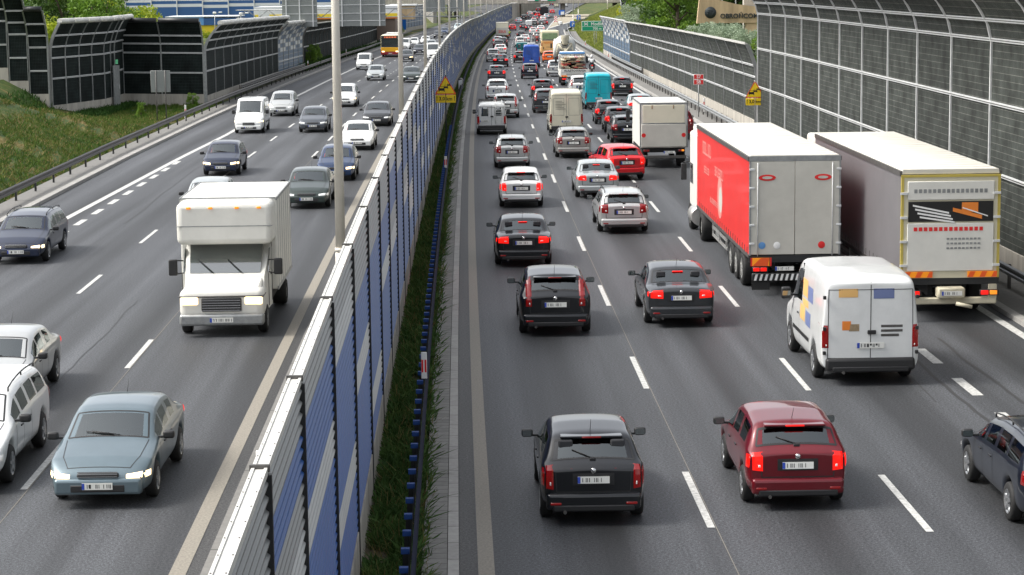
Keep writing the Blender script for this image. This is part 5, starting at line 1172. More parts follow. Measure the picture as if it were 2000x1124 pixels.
for sx in (-1,1):
    mb.cyl((sx*.97,5.1,1.7),(sx*1.2,5.2,1.72),.016,n=6); mb.cyl((sx*.97,5.1,1.4),(sx*1.2,5.2,1.38),.016,n=6)
    mb.box(sx*.985-.008,sx*.985+.008,5.28,5.30,.6,1.4); mb.box(sx*.985-.008,sx*.985+.008,4.36,4.38,.6,2.05); mb.box(sx*.985-.012,sx*.985+.012,4.45,4.6,1.28,1.32)
mb.cyl((-.4,5.40,1.42),(-.05,5.12,1.72),.012,n=5); mb.cyl((.25,5.40,1.42),(.62,5.12,1.72),.012,n=5); mb.build('mirror_arms_and_wipers','plastic_black',t)
mb=MB()
for sx in (-1,1):
    mb.box(sx*1.12-.012,sx*1.12+.012,.02,4.3,3.08,3.155); mb.box(sx*1.12-.012,sx*1.12+.012,.02,4.3,.84,.93)
    for k in range(7): mb.box(sx*1.12-.006,sx*1.12+.006,.3+.62*k,.33+.62*k,.93,3.08)
mb.box(-1.1,1.1,5.285,5.305,2.55,2.57); mb.box(-1.1,1.1,4.28,4.31,3.12,3.165); mb.build('box_trim','galv',t)
mb=MB()
for x in (-.8,-.3,.3,.8): mb.rbox(x-.05,x+.05,5.27,5.33,2.98,3.03,.01,1)
mb.build('marker_lamps','indicator',t)
mb=MB(); mb.rbox(-.96,.96,5.75,6.37,.96,1.0,.015,1); mb.build('bonnet_seam','galv_dark',t)
put(t,54.0,-10.05,6.35,True); t.scale=(1.12,1.04,1.05)
# scaffolding flatbed
t=thing('flatbed_lorry','white dropside lorry loaded with stacked scaffolding and lettered RUSZTOWANIA','lorry',group=GR); w=1.26
mb=MB(); mb.box(-w,w,0,6.2,.72,.82); mb.box(-.45,.45,.1,8,.5,.72); mb.build('bed','underbody',t)
mb=MB(); mb.rbox(-w,w,-.04,0,.78,1.45,.015,1); tg=mb.build('tailgate','box_white',t); textmesh('RUSZTOWANIA',.26,'plate_ink',tg,'lettering',T(0,-.045,1.32)@FACE); mb=MB(); mb.box(-w+.05,w-.05,-.05,-.04,1.16,1.18); mb.build('hinge_line','galv',tg)
mb=MB()
for k in range(17): mb.box(-.75+k*.09,-.75+k*.09+.05,-.05,-.042,1.0,1.07)
mb.build('small_lettering','plate_ink',tg)
stripes_board(t,-1.2,-.70,.80,.94,-.06,4); stripes_board(t,.70,1.2,.80,.94,-.06,4)
for sx in (-1,1): mb=MB(); mb.box(sx*w-.02,sx*w+.02,0,6.2,.83,1.42); mb.build('side_board','box_white',t)
lamp_cluster(t,-.95,-.06,.62,.4,.15); lamp_cluster(t,.95,-.06,.62,.4,.15)
mb=MB(); mb.rbox(-1.2,1.2,-.05,.05,.30,.42,.02); mb.box(-.4,.4,.2,.3,.4,.72); mb.build('rear_bumper','galv_dark',t); plate(t,-.6,-.09,.44)
mb=MB(); [mb.box(-1.2+.34*k,-1.14+.34*k,6.2,6.26,.8,2.7) for k in range(8)]; mb.build('headboard','galv',t); mb=MB(); mb.rbox(-1.15,1.15,6.1,6.35,2.62,2.82,.05); mb.build('roller','build_lightblue',t)
for sx in (-1,1): twin_wheel(t,sx*1.0,1.7,.46,.45); twin_wheel(t,sx*1.05,7.2,.46,.3)
lorry_cab(t,6.5,2.4,2.85,'box_white',2.0); put(t,189.6,5.0,6.2)
rr=random.Random(3); tl=t
lo_=thing('scaffold_bundle','bundle of red and brown scaffold boards heaped on the dropside lorry','scaffolding'); 
for k in range(60):
    x=-1.12+rr.random()*1.75; z=.86+.105*(k//4)+rr.random()*.03; y=.15+rr.random()*.25+.12*(k//4); m=rr.choice(['wood','pack_red','pack_dark','wood','mixer_cream']); mb=MB(); mb.box(x,x+.35+.2*rr.random(),y,y+5+rr.random()*.5,z,z+.08); mb.build('board',m,lo_)
for k in range(14):
    x=-1.0+k*.15; mb=MB(); mb.cyl((x,1.9,2.38+.05*rr.random()),(x+.05,6.0,2.4+.1*rr.random()),.024,n=6); mb.build('pole','galv_light',lo_)
put(lo_,189.6,5.0,6.2); lo_.location.z+=.02
# concrete mixer
t=thing('concrete_mixer','grimy white concrete mixer lorry seen from behind its open chute','concrete mixer',group=GR)
mb=MB(); mb.lathe([(.45,-.2),(.70,.1),(1.12,.8),(1.30,1.6),(1.32,2.4),(1.2,3.3),(.8,4.3),(.5,4.7)],(0,1.0,2.55),(0,.965,-.24),32); mb.build('drum','mixer_white',t)
mb=MB(); mb.lathe([(0,-.15),(.43,-.2)],(0,1.0,2.55),(0,.96,-.26),20); mb.build('drum_mouth','plate_ink',t)
mb=MB()
for sx in (-1,1): mb.cyl((sx*1.0,.2,.95),(sx*.80,.3,2.45),.08,n=8); mb.cyl((sx*.80,.3,2.45),(0,.0,1.35),.13,n=8)
mb.box(-.85,.85,.22,.34,2.4,2.54); mb.build('rear_frame','mixer_cream',t)
mb=MB(); mb.lathe([(.50,.75),(.5,.4),(.25,-.3)],(0,.30,2.65),(0,.1,1),18); mb.build('hopper','mixer_cream',t)
mb=MB(); mb.hexa([(-.05,-.45,.85),(.45,-.45,.85),(.25,.4,1.75),(-.25,.4,1.75),(-.09,-.5,1.05),(.49,-.5,1.05),(.28,.35,1.95),(-.28,.35,1.95)]); mb.build('chute','mixer_cream',t)
mb=MB(); mb.box(-.5,.5,.3,8.4,.85,1.1); mb.rbox(-1.2,1.2,0,.15,.5,.75,.03); mb.build('chassis','underbody',t)
mb=MB(); mb.cyl((-1.1,.6,.95),(-1.1,.6,2.5),.26,n=12); mb.build('water_tank','mixer_white',t)
lamp_cluster(t,-.95,-.05,.85,.4,.14,False); lamp_cluster(t,.95,-.05,.85,.4,.14,False)
for y in (1.6,2.95,6.9):
    for sx in (-1,1): twin_wheel(t,sx*1.0,y,.5,.42)
lorry_cab(t,6.7,2.4,2.9,'box_white',2.0); put(t,252,6.15,8.7)
# coach
def bus(t,L,W,H,body,lower,glassw=None):
    w=W/2; mb=MB(); mb.rbox(-w,w,0,L,.95,H,.14,4); mb.build('body',body,t); mb=MB(); mb.rbox(-w-.003,w+.003,-.01,L+.01,.32,1.02,.08,3); mb.build('lower_body',lower,t)
    for sx in (-1,1):
        n=6; 
        for k in range(n):
            a=.7+(L-1.6)*k/n; b=.7+(L-1.6)*(k+1)/n-.12; mb=MB(); mb.rbox(sx*w-.012,sx*w+.012,a,b,1.45,2.45 if H>3.2 else 2.4,.01,1); mb.build('side_window','glass_dark',t)
    for sx in (-1,1): wheel_into(t,sx*(w-.16),L*.27,.48,.3,sx); wheel_into(t,sx*(w-.16),L*.78,.48,.3,sx)
t=thing('coach','orange and cream coach seen from behind beyond the mixer','coach',group=GR); bus(t,11.5,2.5,3.35,'bus_cream','coach_orange')
mb=MB(); mb.rbox(-1.22,1.22,-.03,.05,.75,2.0,.05); mb.build('rear_panel','coach_orange',t); mb=MB(); mb.rbox(-1.05,1.05,-.035,.05,2.15,3.05,.06); mb.build('rear_window','curtain_green',t); mb=MB(); mb.rbox(-1.08,1.08,-.03,.05,2.02,2.16,.02); mb.build('window_band','glass_dark',t)
textmesh('HANN',.42,'build_orange',t,'lettering',T(-.25,-.04,1.72)@FACE)
mb=MB(); mb.box(-.95,-.85,-.045,-.03,.85,1.15); mb.box(.45,.58,-.045,-.03,1.1,1.5); mb.build('vents','plate_ink',t); mb=MB(); mb.box(-.55,.3,-.045,-.03,1.12,1.16); mb.build('small_lettering','pack_dark',t)
for sx in (-1,1):
    mb=MB(); mb.rbox(sx*1.12-.07,sx*1.12+.07,-.045,0,1.3,1.7,.02); mb.build('taillight','taillight',t)
plate(t,0,-.06,.62); put(t,297,5.35,11.5)
# city bus, oncoming
t=thing('city_bus','city bus with orange front, dark red skirt and lit destination board','bus',group=GL); bus(t,12,2.55,2.98,'bus_cream','bus_red'); w=1.275; L=12
mb=MB(); mb.rbox(-w+.04,w-.04,L-.06,L+.03,1.22,2.93,.06); mb.build('windscreen','glass_dark',t); mb=MB(); mb.rbox(-w+.03,w-.03,L-.06,L+.045,.72,1.34,.08); mb.build('front_panel','bus_orange',t)
mb=MB(); mb.rbox(-w+.02,w-.02,L-.05,L+.05,.34,.70,.06); mb.build('front_bumper','bus_red',t); mb=MB(); mb.rbox(-w+.06,w-.06,L,L+.04,2.5,2.92,.03); db=mb.build('destination_housing','plate_ink',t)
mb=MB()
for k in range(22):
    x=-.85+k*.075
    if k%5!=4: mb.box(x,x+.05,L+.038,L+.045,2.6+.02*(k%3),2.82-.02*(k%2))
mb.build('destination_text','amber_text',db)
for sx in (-1,1): mb=MB(); mb.rbox(sx*.95-.18,sx*.95+.18,L+.01,L+.07,.68,.84,.03); mb.build('headlight','headlamp_warm',t); mb=MB(); mb.rbox(sx*1.42-.08,sx*1.42+.08,L+.1,L+.2,2.1,2.5,.03); mb.cyl((sx*1.2,L,2.75),(sx*1.42,L+.15,2.5),.02,n=6); mb.build('mirror','plastic_black',t)
mb=MB(); mb.rbox(-1.15,1.15,.5,10.8,2.95,3.05,.04); mb.rbox(-.8,.8,3,6,3.04,3.28,.06); mb.build('roof_units','box_white',t); plate(t,0,L+.06,.5,0,'number_plate',True)
put(t,297.5,-16.64,12,True)
# black tipper beneath the bridge
t=thing('tipper_lorry','tall black tipper lorry under the bridge','lorry',group=GR); mb=MB(); mb.hexa([(-1.25,0,1.1),(1.25,0,1.1),(1.25,6,1.1),(-1.25,6,1.1),(-1.25,-.1,3.1),(1.25,-.1,3.1),(1.25,6,3.1),(-1.25,6,3.1)]); mb.hexa([(-1.2,-.08,3.1),(1.2,-.08,3.1),(1.2,6,3.1),(-1.2,6,3.1),(-.6,0,3.5),(.6,0,3.5),(.6,6,3.5),(-.6,6,3.5)]); mb.build('tipper_body','cloth_dark',t)
mb=MB(); mb.box(-1.1,1.1,.1,6.5,.75,1.09); mb.build('chassis','underbody',t)
for sx in (-1,1): twin_wheel(t,sx*1.0,1.3,.5,.45); twin_wheel(t,sx*1.0,2.6,.5,.45); twin_wheel(t,sx*1.0,7,.5,.3)
lamp_cluster(t,-.95,-.02,.85); lamp_cluster(t,.95,-.02,.85); lorry_cab(t,6.3,2.4,2.9,'maroon' if 'maroon' in MT else 'sign_red',2.0); put(t,675,3.5,8)
# ================================================================ STREET FURNITURE
first=None
for i in range(15):
    s=42+42*i; p=P(s,-6.35 if s<500 else -6.2,.04)
    if first is None:
        first=thing('lamp_post','tall tapered cream lamp post standing nearest behind the median barrier','lamp post',p,group='lamp posts behind the median barrier')
        mb=MB(); mb.cyl((0,0,0),(0,0,3.6),.115,.105,16); mb.cyl((0,0,3.6),(0,0,12.5),.098,.06,16); mb.build('pole','pole_paint',first); mb=MB(); mb.cyl((0,0,3.57),(0,0,3.64),.118,.112,16); mb.build('collar','pole_paint',first); mb=MB(); mb.cyl((0,0,0),(0,0,.3),.15,.12,16); mb.build('base_sleeve','pole_paint',first)
    else:
        o=copy_tree(first); o.location=p; o['label']=['second','third','fourth','fifth','sixth','seventh','eighth','ninth','tenth','eleventh','twelfth','thirteenth','fourteenth','fifteenth'][i-1]+' cream lamp post along the median barrier counted from the camera'
for (s,off,lb) in [(505,12.5,'slim lamp post behind the nearest blue sign on the right verge'),(600,14.2,'slim lamp post beside the second blue sign near the bridge'),(655,23,'slim lamp post on the slope by the bridge at the right')]:
    o=copy_tree(first); o.location=P(s,off,terr(s,off)-.1); o['label']=lb; del o['group']
def polesign(t,h,r=.035,x=0,m='galv'): mb=MB(); mb.cyl((x,.03,0),(x,.03,h),r,n=10); return mb.build('pole',m,t)
def warn(s,off,h,label,polem):
    t=thing('warning_sign',label,'warning sign',P(s,off,0)); t.rotation_euler.z=-hd(s); polesign(t,h+1.0,.035,0,polem)
    w=.56; z0=h; H=.98
    def tri(sc,y,m,nm,par,r=.05):
        mb=MB(); cx,cz=0,z0+H*.36; P3=[(-w,z0),(w,z0),(0,z0+H)]; pr=[]
        for i in range(3):
            a=Vector(P3[i]); b=Vector(P3[(i+1)%3]); c=Vector(P3[i-1]); e1=(b-a).normalized(); e0=(c-a).normalized()
            for f in (e0*.07,(e0+e1)*.028,e1*.07): q=a+f; pr.append((cx+(q.x-cx)*sc,cz+(q.y-cz)*sc))
        mb.prism(pr,y,y+.006,0); return mb.build(nm,m,par)
    pn=tri(1,0,'sign_orange','sign_face',t); tri(.83,-.004,'sign_yellow','yellow_field',pn)
    mb=MB()
    for k,(x,z,sc) in enumerate(((-.2,.20,1.),(.02,.33,.72),(.17,.45,.6))):
        b=.15*sc; mb.box(x-b,x+b,-.008,-.005,z0+z,z0+z+.13*sc); 
        mb.box(x-b*.8,x-b*.7,-.008,-.005,z0+z+.13*sc,z0+z+.22*sc); mb.box(x+b*.7,x+b*.8,-.008,-.005,z0+z+.13*sc,z0+z+.22*sc); mb.box(x-b*.8,x+b*.8,-.008,-.005,z0+z+.21*sc,z0+z+.225*sc)
        mb.box(x-b,x-b*.75,-.008,-.005,z0+z-.05*sc,z0+z); mb.box(x+b*.75,x+b,-.008,-.005,z0+z-.05*sc,z0+z)
    mb.build('queue_symbol','sign_black',pn)
    mb=MB(); mb.rbox(-.52,.52,0,.02,z0-.42,z0-.02,.02,1); pl=mb.build('distance_plate','sign_yellow',t)
    mb=MB()
    for x in (-.45,.45): mb.box(x-.012,x+.012,-.006,0,z0-.32,z0-.1); mb.prism([(x-.035,z0-.14),(x+.035,z0-.14),(x,z0-.07)],-.006,0)
    mb.build('arrows','sign_black',pl)
    textmesh('3,0 km',.25,'sign_black',pl,'lettering',T(0,-.004,z0-.22)@FACE,.003); return t
warn(111,-4.98,3.02,'yellow queue warning sign with 3,0 km plate on a black pole in the median','black_steel')
warn(121.5,12.32,2.12,'yellow queue warning sign with 3,0 km plate in front of the right noise wall','galv')
t=thing('route_sign','red route number sign reading S7 above S8 by the right guardrail','route sign',P(138,10.8,0)); polesign(t,2.7)
for z,tx in ((2.50,'S7'),(2.16,'S8')):
    mb=MB(); mb.rbox(-.32,.32,0,.02,z,z+.32,.015,1); f=mb.build('number_plate',['sign_white'],t); mb=MB(); mb.rbox(-.30,.30,-.004,0,z+.02,z+.30,.002,1); mb.build('red_field','sign_red',f); textmesh(tx,.29,'sign_white',f,'lettering',T(0,-.008,z+.16)@FACE,.003)
# green direction sign
t=thing('direction_sign','green direction sign reading Modlin 700 m on lattice legs','direction sign',P(352,13.4,terr(352,13.4)-1.0))
mb=MB(); mb.rbox(-1.95,1.95,0,.05,3.3,4.9,.06,2); pn=mb.build('sign_face','sign_white',t)
mb=MB(); mb.rbox(-1.89,1.89,-.006,0,4.05,4.84,.04,1); mb.rbox(-1.89,1.89,-.006,0,3.36,4.0,.04,1); mb.build('green_field','sign_green',pn)
textmesh('Modlin',.72,'sign_white',pn,'lettering',T(.55,-.012,4.42)@FACE,.005); textmesh('700 m',.55,'sign_white',pn,'lettering',T(.55,-.012,3.66)@FACE,.005)
mb=MB(); mb.lathe([(.0,-.012),(.12,-.012)],(-1.25,0,4.44),(0,1,0),16)
for a in (45,135,225,315): c,s_=math.cos(R(a)),math.sin(R(a)); mb.hexa([(-1.25+c*.05-s_*.07,-.012,4.44+s_*.05+c*.07),(-1.25+c*.05+s_*.07,-.012,4.44+s_*.05-c*.07),(-1.25+c*.42+s_*.09,-.012,4.44+s_*.30-c*.09),(-1.25+c*.42-s_*.09,-.012,4.44+s_*.30+c*.09)]+[(-1.25+c*.05-s_*.07,-.008,4.44+s_*.05+c*.07),(-1.25+c*.05+s_*.07,-.008,4.44+s_*.05-c*.07),(-1.25+c*.42+s_*.09,-.008,4.44+s_*.30-c*.09),(-1.25+c*.42-s_*.09,-.008,4.44+s_*.30+c*.09)])
mb.build('junction_symbol','sign_white',pn)
for x in (.25,):
    mb=MB()
    for dx in (-.2,.2): mb.cyl((x+dx,.1,0),(x+dx,.1,3.4),.03,n=6)
    for k in range(11): mb.cyl((x-.2,.1,.3*k),(x+.2,.1,.3*k+.3),.014,n=5); mb.cyl((x+.2,.1,.3*k),(x-.2,.1,.3*k+.3),.014,n=5)
    mb.build('lattice_leg','galv',t)
def bluesign(s,off,h,label,arrow):
    t=thing('information_sign',label,'information sign',P(s,off,terr(s,off)-.1)); polesign(t,h)
    mb=MB(); mb.rbox(-.55,.55,0,.04,h,h+1.3,.06,1); f=mb.build('sign_face','sign_blue',t)
    mb=MB(); mb.box(-.05,.35,-.006,0,h+.25,h+.75) if arrow else mb.box(-.1,.12,-.006,0,h+.2,h+1.0); mb.box(-.02,.42,-.006,0,h+.62,h+.95); mb.build('white_symbol','sign_white',f)
bluesign(503,12.3,.75,'nearest square blue information sign on the right verge left of the Modlin sign',False)
bluesign(610,14.3,.55,'second blue information sign by the exit ramp, right of the chevron board',False)
t=thing('information_sign','blue and white board mounted beside the bridge column','information sign',P(600,9.6,-.6)); polesign(t,3.3); mb=MB(); mb.rbox(-.8,.8,0,.05,2.6,3.9,.06,1); f=mb.build('sign_face','sign_blue',t); mb=MB(); mb.rbox(-.25,.7,-.01,0,2.65,3.5,.03,1); mb.build('white_symbol','sign_white',f)
t=thing('chevron_board','red and white chevron board at the exit gore','chevron board',P(600,7.9,-.6)); polesign(t,.6); mb=MB(); mb.rbox(-.45,.45,0,.04,.5,2.3,.03,1); f=mb.build('sign_face','sign_white',t)
for k in range(3):
    z=.6+k*.58; mb=MB(); mb.prism([(-.45,z),(0,z+.32),(.45,z),(.45,z+.22),(0,z+.54),(-.45,z+.22)],-.006,0); mb.build('chevron','sign_red',f)
t=thing('crash_cushion','grey crash cushion in front of the bridge column','crash barrier',P(560,9.4,0)); mb=MB(); mb.rbox(-.6,.6,0,5,0,.9,.3,3); mb.build('body','galv_dark',t); mb=MB(); mb.rbox(-.5,.5,-.1,.3,.1,.9,.2,3); mb.build('nose','sign_white',t)
# delineators
def delin(s,off,z,label,h=.75,two=True):
    t=thing('delineator','','marker post',P(s,off,z)); t['label']=label
    mb=MB(); mb.rbox(-.06,.06,-.02,.02,0,h,.01,1); b=mb.build('body','sign_white',t); mb=MB()
    if two: mb.box(-.052,-.014,-.024,-.02,h*.25,h*.72); mb.box(.014,.052,-.024,-.02,h*.25,h*.72)
    else: mb.box(-.03,.03,-.024,-.02,h*.2,h*.7)
    mb.build('red_reflector','sign_red',b); return t
delin(43.3,-4.78,.80,'red and white marker on the median guardrail nearest the camera',.55)
delin(36.3,-7.5,.05,'red and white marker post behind the barrier at its near end',.85,False)
delin(93,-4.78,.80,'small red and white marker on the median guardrail beside the warning sign pole',.5)
delin(142,-22.6,.1,'small white marker post with red stripe on the left guardrail by the grass',.95)
delin(238,-22.6,.1,'white marker post where the two left guardrails meet',1.1,False)
delin(295,-22.5,.1,'white marker post on the left guardrail behind the bus',1.1,False)
delin(140,11.35,.3,'red and white marker post on the guardrail left of the route sign',.9)
delin(262,11.7,.3,'red marker post at the end of the upper right guardrail',.9)
delin(335,11.5,.3,'white and red marker post right of the mixer drum',1.0)
# median cabinet (grey hood on the guardrail)
t=thing('junction_box','grey arched electrical box on the median guardrail','cabinet',P(177,-4.9,.0)); mb=MB(); mb.rbox(-.22,.22,-.3,.9,.3,1.25,.2,4); mb.build('housing','galv_dark',t); mb=MB(); mb.rbox(-.16,.16,-.33,-.29,.4,1.1,.12,3); mb.build('door','galv_light',t)
# back of a sign on two poles at the left
t=thing('road_sign','grey back of a square road sign on two thin poles by the left grass bank','road sign',P(137.5,-23.5,.2)); t.rotation_euler.z=R(4)
for x in (-.28,.30): mb=MB(); mb.cyl((x,-.03,-.5),(x,-.03,3.3),.035,n=8); mb.build('pole','galv_dark',t)
mb=MB(); mb.rbox(-.62,.62,0,.04,1.9,3.28,.02,1); mb.build('sign_plate','sign_grey',t)
# gantry with sign backs
def truss(mb,x0,x1,y0,y1,z0,z1,step=1.15,r=.05):
    for y in (y0,y1):
        for z in (z0,z1): mb.cyl((x0,y,z),(x1,y,z),r,n=8)
    x=x0;k=0
    while x<x1-.1:
        e=min(x+step,x1); a,b=(z0,z1) if k%2==0 else (z1,z0)
        for y in (y0,y1): mb.cyl((x,y,a),(e,y,b),r*.55,n=6)
        mb.cyl((x,y0,z0),(e,y1,z0),r*.45,n=5); mb.cyl((x,y0,z1),(x,y1,z1),r*.45,n=5); x=e;k+=1
Yg=235; zg=zr(Yg)
t=thing('sign_gantry','grey lattice sign gantry spanning the left carriageway with sign backs','sign gantry',(0,Yg,0))
mb=MB(); truss(mb,-29.6,-5.2,0,1.0,4.95,5.85); mb.build('truss','galv',t)
for x,nm in ((-29.2,'leg'),(-5.35,'leg')):
    mb=MB(); [mb.cyl((x+dx,dy,zg-.3),(x+dx,dy,5.0),.06,n=8) for dx in (-.25,.25) for dy in (.1,.9)]; z=zg
    while z<4.6: mb.cyl((x-.25,.1,z),(x+.25,.1,z+.5),.03,n=5); mb.cyl((x+.25,.9,z),(x-.25,.9,z+.5),.03,n=5); z+=.5
    mb.build(nm,'galv',t)
for x0,x1 in ((-24.55,-20.75),(-18.7,-13.35)):
    mb=MB(); mb.rbox(x0,x1,-.35,-.30,4.0,7.6,.03,1); pn=mb.build('sign_panel','sign_grey',t); mb=MB(); n=3
    for k in range(n): x=x0+(x1-x0)*(.12+.38*k); mb.box(x-.06,x+.06,-.47,-.355,4.0,7.6)
    for z in (4.6,5.4,6.3,7.2): mb.box(x0+.05,x1-.05,-.40,-.353,z-.03,z+.03)
    mb.build('stiffeners','galv_light',pn)
# far gantry panels and bridge
t=thing('sign_gantry','far gantry with wide grey sign backs in front of the bridge','sign gantry',(0,505,0))
mb=MB(); truss(mb,-24,-5.,0,1,2.0,3.2,1.4,.06); mb.build('truss','galv',t)
for x0,x1 in ((-19.5,-14.8),(-14.2,-9.5)): mb=MB(); mb.rbox(x0,x1,-.35,-.3,1.55,5.2,.03,1); pn=mb.build('sign_panel','sign_grey',t); mb=MB(); [mb.box(x0+(x1-x0)*f-.06,x0+(x1-x0)*f+.06,-.42,-.355,1.5,5.2) for f in (.15,.5,.85)]; mb.build('stiffeners','galv',pn)
for x in (-23.8,-5.1): mb=MB(); mb.cyl((x,.5,-3),(x,.5,3.2),.18,n=10); mb.build('leg','galv',t)
t=thing('road_bridge','concrete road bridge crossing the whole motorway in the distance','bridge',(0,690,0))
mb=MB(); mb.box(-75,70,0,14,1.3,2.0); mb.box(-75,70,.4,1.2,1.0,1.3); mb.box(-75,70,12.8,13.6,1.0,1.3); mb.build('deck','concrete_dark',t)
mb=MB(); mb.box(-75,70,-.25,0,1.15,3.3); mb.box(-75,70,-.32,-.251,3.1,3.35); mb.build('parapet','concrete',t)
mb=MB(); 
for k in range(70): mb.cyl((-70+2*k,-.1,3.35),(-70+2*k,-.1,4.4),.04,n=5)
mb.cyl((-75,-.1,4.4),(70,-.1,4.4),.05,n=6); mb.build('railing','galv',t)
for x,y in ((17.2,-24),(-19,4),(-17,8),(34,4),(-38,4)): mb=MB(); mb.cyl((x,y+2 if y>0 else 2,-3.6),(x,y+2 if y>0 else 2,1.4),.75,n=16); mb.build('column','concrete_dark',t)
for x0,x1,g in ((6.0,8.3,'sign_white'),(8.3,9.5,'sign_green'),(10.2,12.3,'sign_white'),(12.3,14.9,'sign_green')): mb=MB(); mb.rbox(x0,x1,-.6,-.35,1.9,4.5,.05,1); mb.build('overhead_sign',g,t)
# ribbed retaining wall beyond the bridge, left of the right carriageway
t=thing('retaining_wall','pale ribbed retaining wall curving away under the bridge','retaining wall')
for k in range(44):
    s=655+k*7; mb=MB(); p=P(s,-4.9-.010*k*k*.1,0); q=P(s+6.6,-4.9-.010*(k+1)**2*.1,0); mb.hexa([(p.x-.4,p.y,p.z),(p.x,p.y,p.z),(q.x,q.y,q.z),(q.x-.4,q.y,q.z),(p.x-.4,p.y,p.z+4.6),(p.x,p.y,p.z+4.6),(q.x,q.y,q.z+4.6),(q.x-.4,q.y,q.z+4.6)]); mb.box(q.x-.5,q.x+.35,q.y,q.y+.4,q.z,q.z+4.8)
    mb.build('rib_panel','concrete',t)
t=thing('retaining_wall','ribbed retaining wall beside the exit ramp at the right of the column','retaining wall')
for k in range(14):
    s=640+k*9; p=P(s,27+k*1.9,0); q=P(s+8.4,27+(k+1)*1.9,0); mb=MB(); mb.hexa([(p.x,p.y,p.z),(p.x+.4,p.y,p.z),(q.x+.4,q.y,q.z),(q.x,q.y,q.z),(p.x,p.y,p.z+6),(p.x+.4,p.y,p.z+6),(q.x+.4,q.y,q.z+6),(q.x,q.y,q.z+6)]); mb.box(q.x-.4,q.x+.5,q.y-.5,q.y,q.z,q.z+6.2); mb.build('rib_panel','concrete',t)
# background on the left: banded blue wall, kiosk, filling station
t=thing('banded_wall','tall blue and white banded wall with white posts far behind the left trees','wall',(0,430,0))
for k in range(8):
    x=-76+5.1*k
    for j,(z0,z1,m) in enumerate([(1.2,3.9,'build_blue'),(3.9,4.5,'build_white'),(4.5,5.1,'build_blue'),(5.1,5.6,'build_white'),(5.6,7.2,'build_blue'),(7.2,8.0,'build_white'),(8.0,9.5,'build_blue')]):
        mb=MB(); mb.box(x+.12,x+5.0,0,.2,z0+(.25 if (k%3) else 0),z1+(.25 if (k%3) else 0)-.003); mb.build('panel',m,t)
    mb=MB(); mb.box(x-.10,x+.1,-.15,.25,-1.5,9.6); mb.build('post','build_white',t)
t=thing('low_building','low building with blue roof band over a yellow wall behind the left noise wall','building',(0,380,0))
mb=MB(); mb.box(-60,-48,0,10,-2,1.5); mb.build('yellow_wall','build_yellow',t); mb=MB(); mb.box(-60.2,-53.5,-.3,10,1.5,2.9); mb.build('roof_band','build_lightblue',t); mb=MB(); mb.box(-53.5,-47.5,-.3,10,1.5,2.7); mb.build('blue_roof_band','build_blue',t); mb=MB(); mb.box(-60.2,-47.5,-.4,10.2,2.9,3.05); mb.build('roof','build_white',t)
t=thing('filling_station','filling station canopy with white fascia over yellow and orange bands','building',(0,400,0))
mb=MB(); mb.box(-47,-20.5,0,12,2.75,4.3); mb.build('fascia','build_white',t); mb=MB(); mb.box(-46.9,-20.6,-.06,0,2.3,2.9); mb.build('yellow_band','build_yellow',t); mb=MB(); mb.box(-46.9,-20.6,-.05,0,1.95,2.3); mb.build('orange_band','build_orange',t); mb=MB(); mb.box(-46,-21,.5,11,-2,1.94); mb.build('wall','build_brown',t)
mb=MB(); mb.box(-46,-44,-2,-1.5,1.5,3.6); mb.build('price_board','build_white',t)
t=thing('site_hut','tan site hut behind the gantry right of the filling station','building',(0,470,0)); mb=MB(); mb.box(-25.5,-20.6,0,8,.5,3.4); mb.build('wall','stone_tan',t); mb=MB(); mb.box(-26,-20,-.3,8.3,3.4,3.7); mb.build('roof','galv_light',t)
for k,(x,y) in enumerate([(-50.5,372),(-44.5,360)]):
    t=thing('street_lamp',['white globe street lamp in front of the banded wall','twin arm street lamp right of the globe lamp'][k],'street lamp',(x,y,-2)); mb=MB(); mb.cyl((0,0,0),(0,0,5.6),.08,.05,n=8); mb.cyl((0,0,5.5),(.9,0,5.8),.04,n=6); mb.build('pole','galv',t); mb=MB(); mb.rbox(-.3,.3,-.2,.2,5.5,5.9,.12,3); mb.rbox(.7,1.3,-.15,.15,5.7,5.9,.07,2); mb.build('lamp_head','sign_white',t)
# monument sign on the right
t=thing('monument_sign','tan stone beam with a dark round emblem and raised letters OBROŃCOM','monument',(0,200,0))
mb=MB(); pr=[(17.35,4.62),(32,4.62),(32,6.05),(25.2,5.98),(23,6.08),(21,6.35),(19.2,6.80),(17.65,7.4)]; mb.prism(pr,0,.8,0); sb=mb.build('beam','stone_tan',t)
mb=MB(); mb.lathe([(0,-.10),(.50,-.08),(.54,0)],(18.6,0,5.6),(0,1,0),28)
for k in range(9): a=k*.7; mb.rbox(18.6+.25*math.cos(a)-.05,18.6+.25*math.cos(a)+.05,-.13,-.05,5.6+.25*math.sin(a)-.05,5.6+.25*math.sin(a)+.05,.02,1)
mb.build('emblem','bronze',sb); textmesh('OBROŃCOM',.60,'bronze',sb,'lettering',T(21.25,-.05,5.25)@FACE,.05)
mb=MB(); mb.box(21.8,23.9,.9,2.2,0,12); mb.build('pillar','concrete',t); mb=MB(); mb.box(21.9,23.7,.1,.75,-1,4.6); mb.build('support','stone_tan',t)
tag(strip('side_street',15.5,40,262,300,3.4,'asphalt_dark'),kind='structure')
for k,(x,y,l) in enumerate([(21.6,268,'white parked car below the monument beam, left of two'),(23.3,269,'white parked car below the monument beam, right of two')]):
    c=copy_tree(PROTO['hatch']); c['label']=l; c['category']='car'; c['group']='cars parked below the monument'; set_paint(c,PAINT['white']); c.location=(x+4,y,zr(y)+3.42); c.rotation_euler=(0,0,R(80))
t=thing('flag_pole','white flag pole beside the side street in front of the monument','pole',(22.4,235,0)); mb=MB(); mb.cyl((0,0,1),(0,0,5.2),.05,n=8); mb.build('pole','sign_white',t)
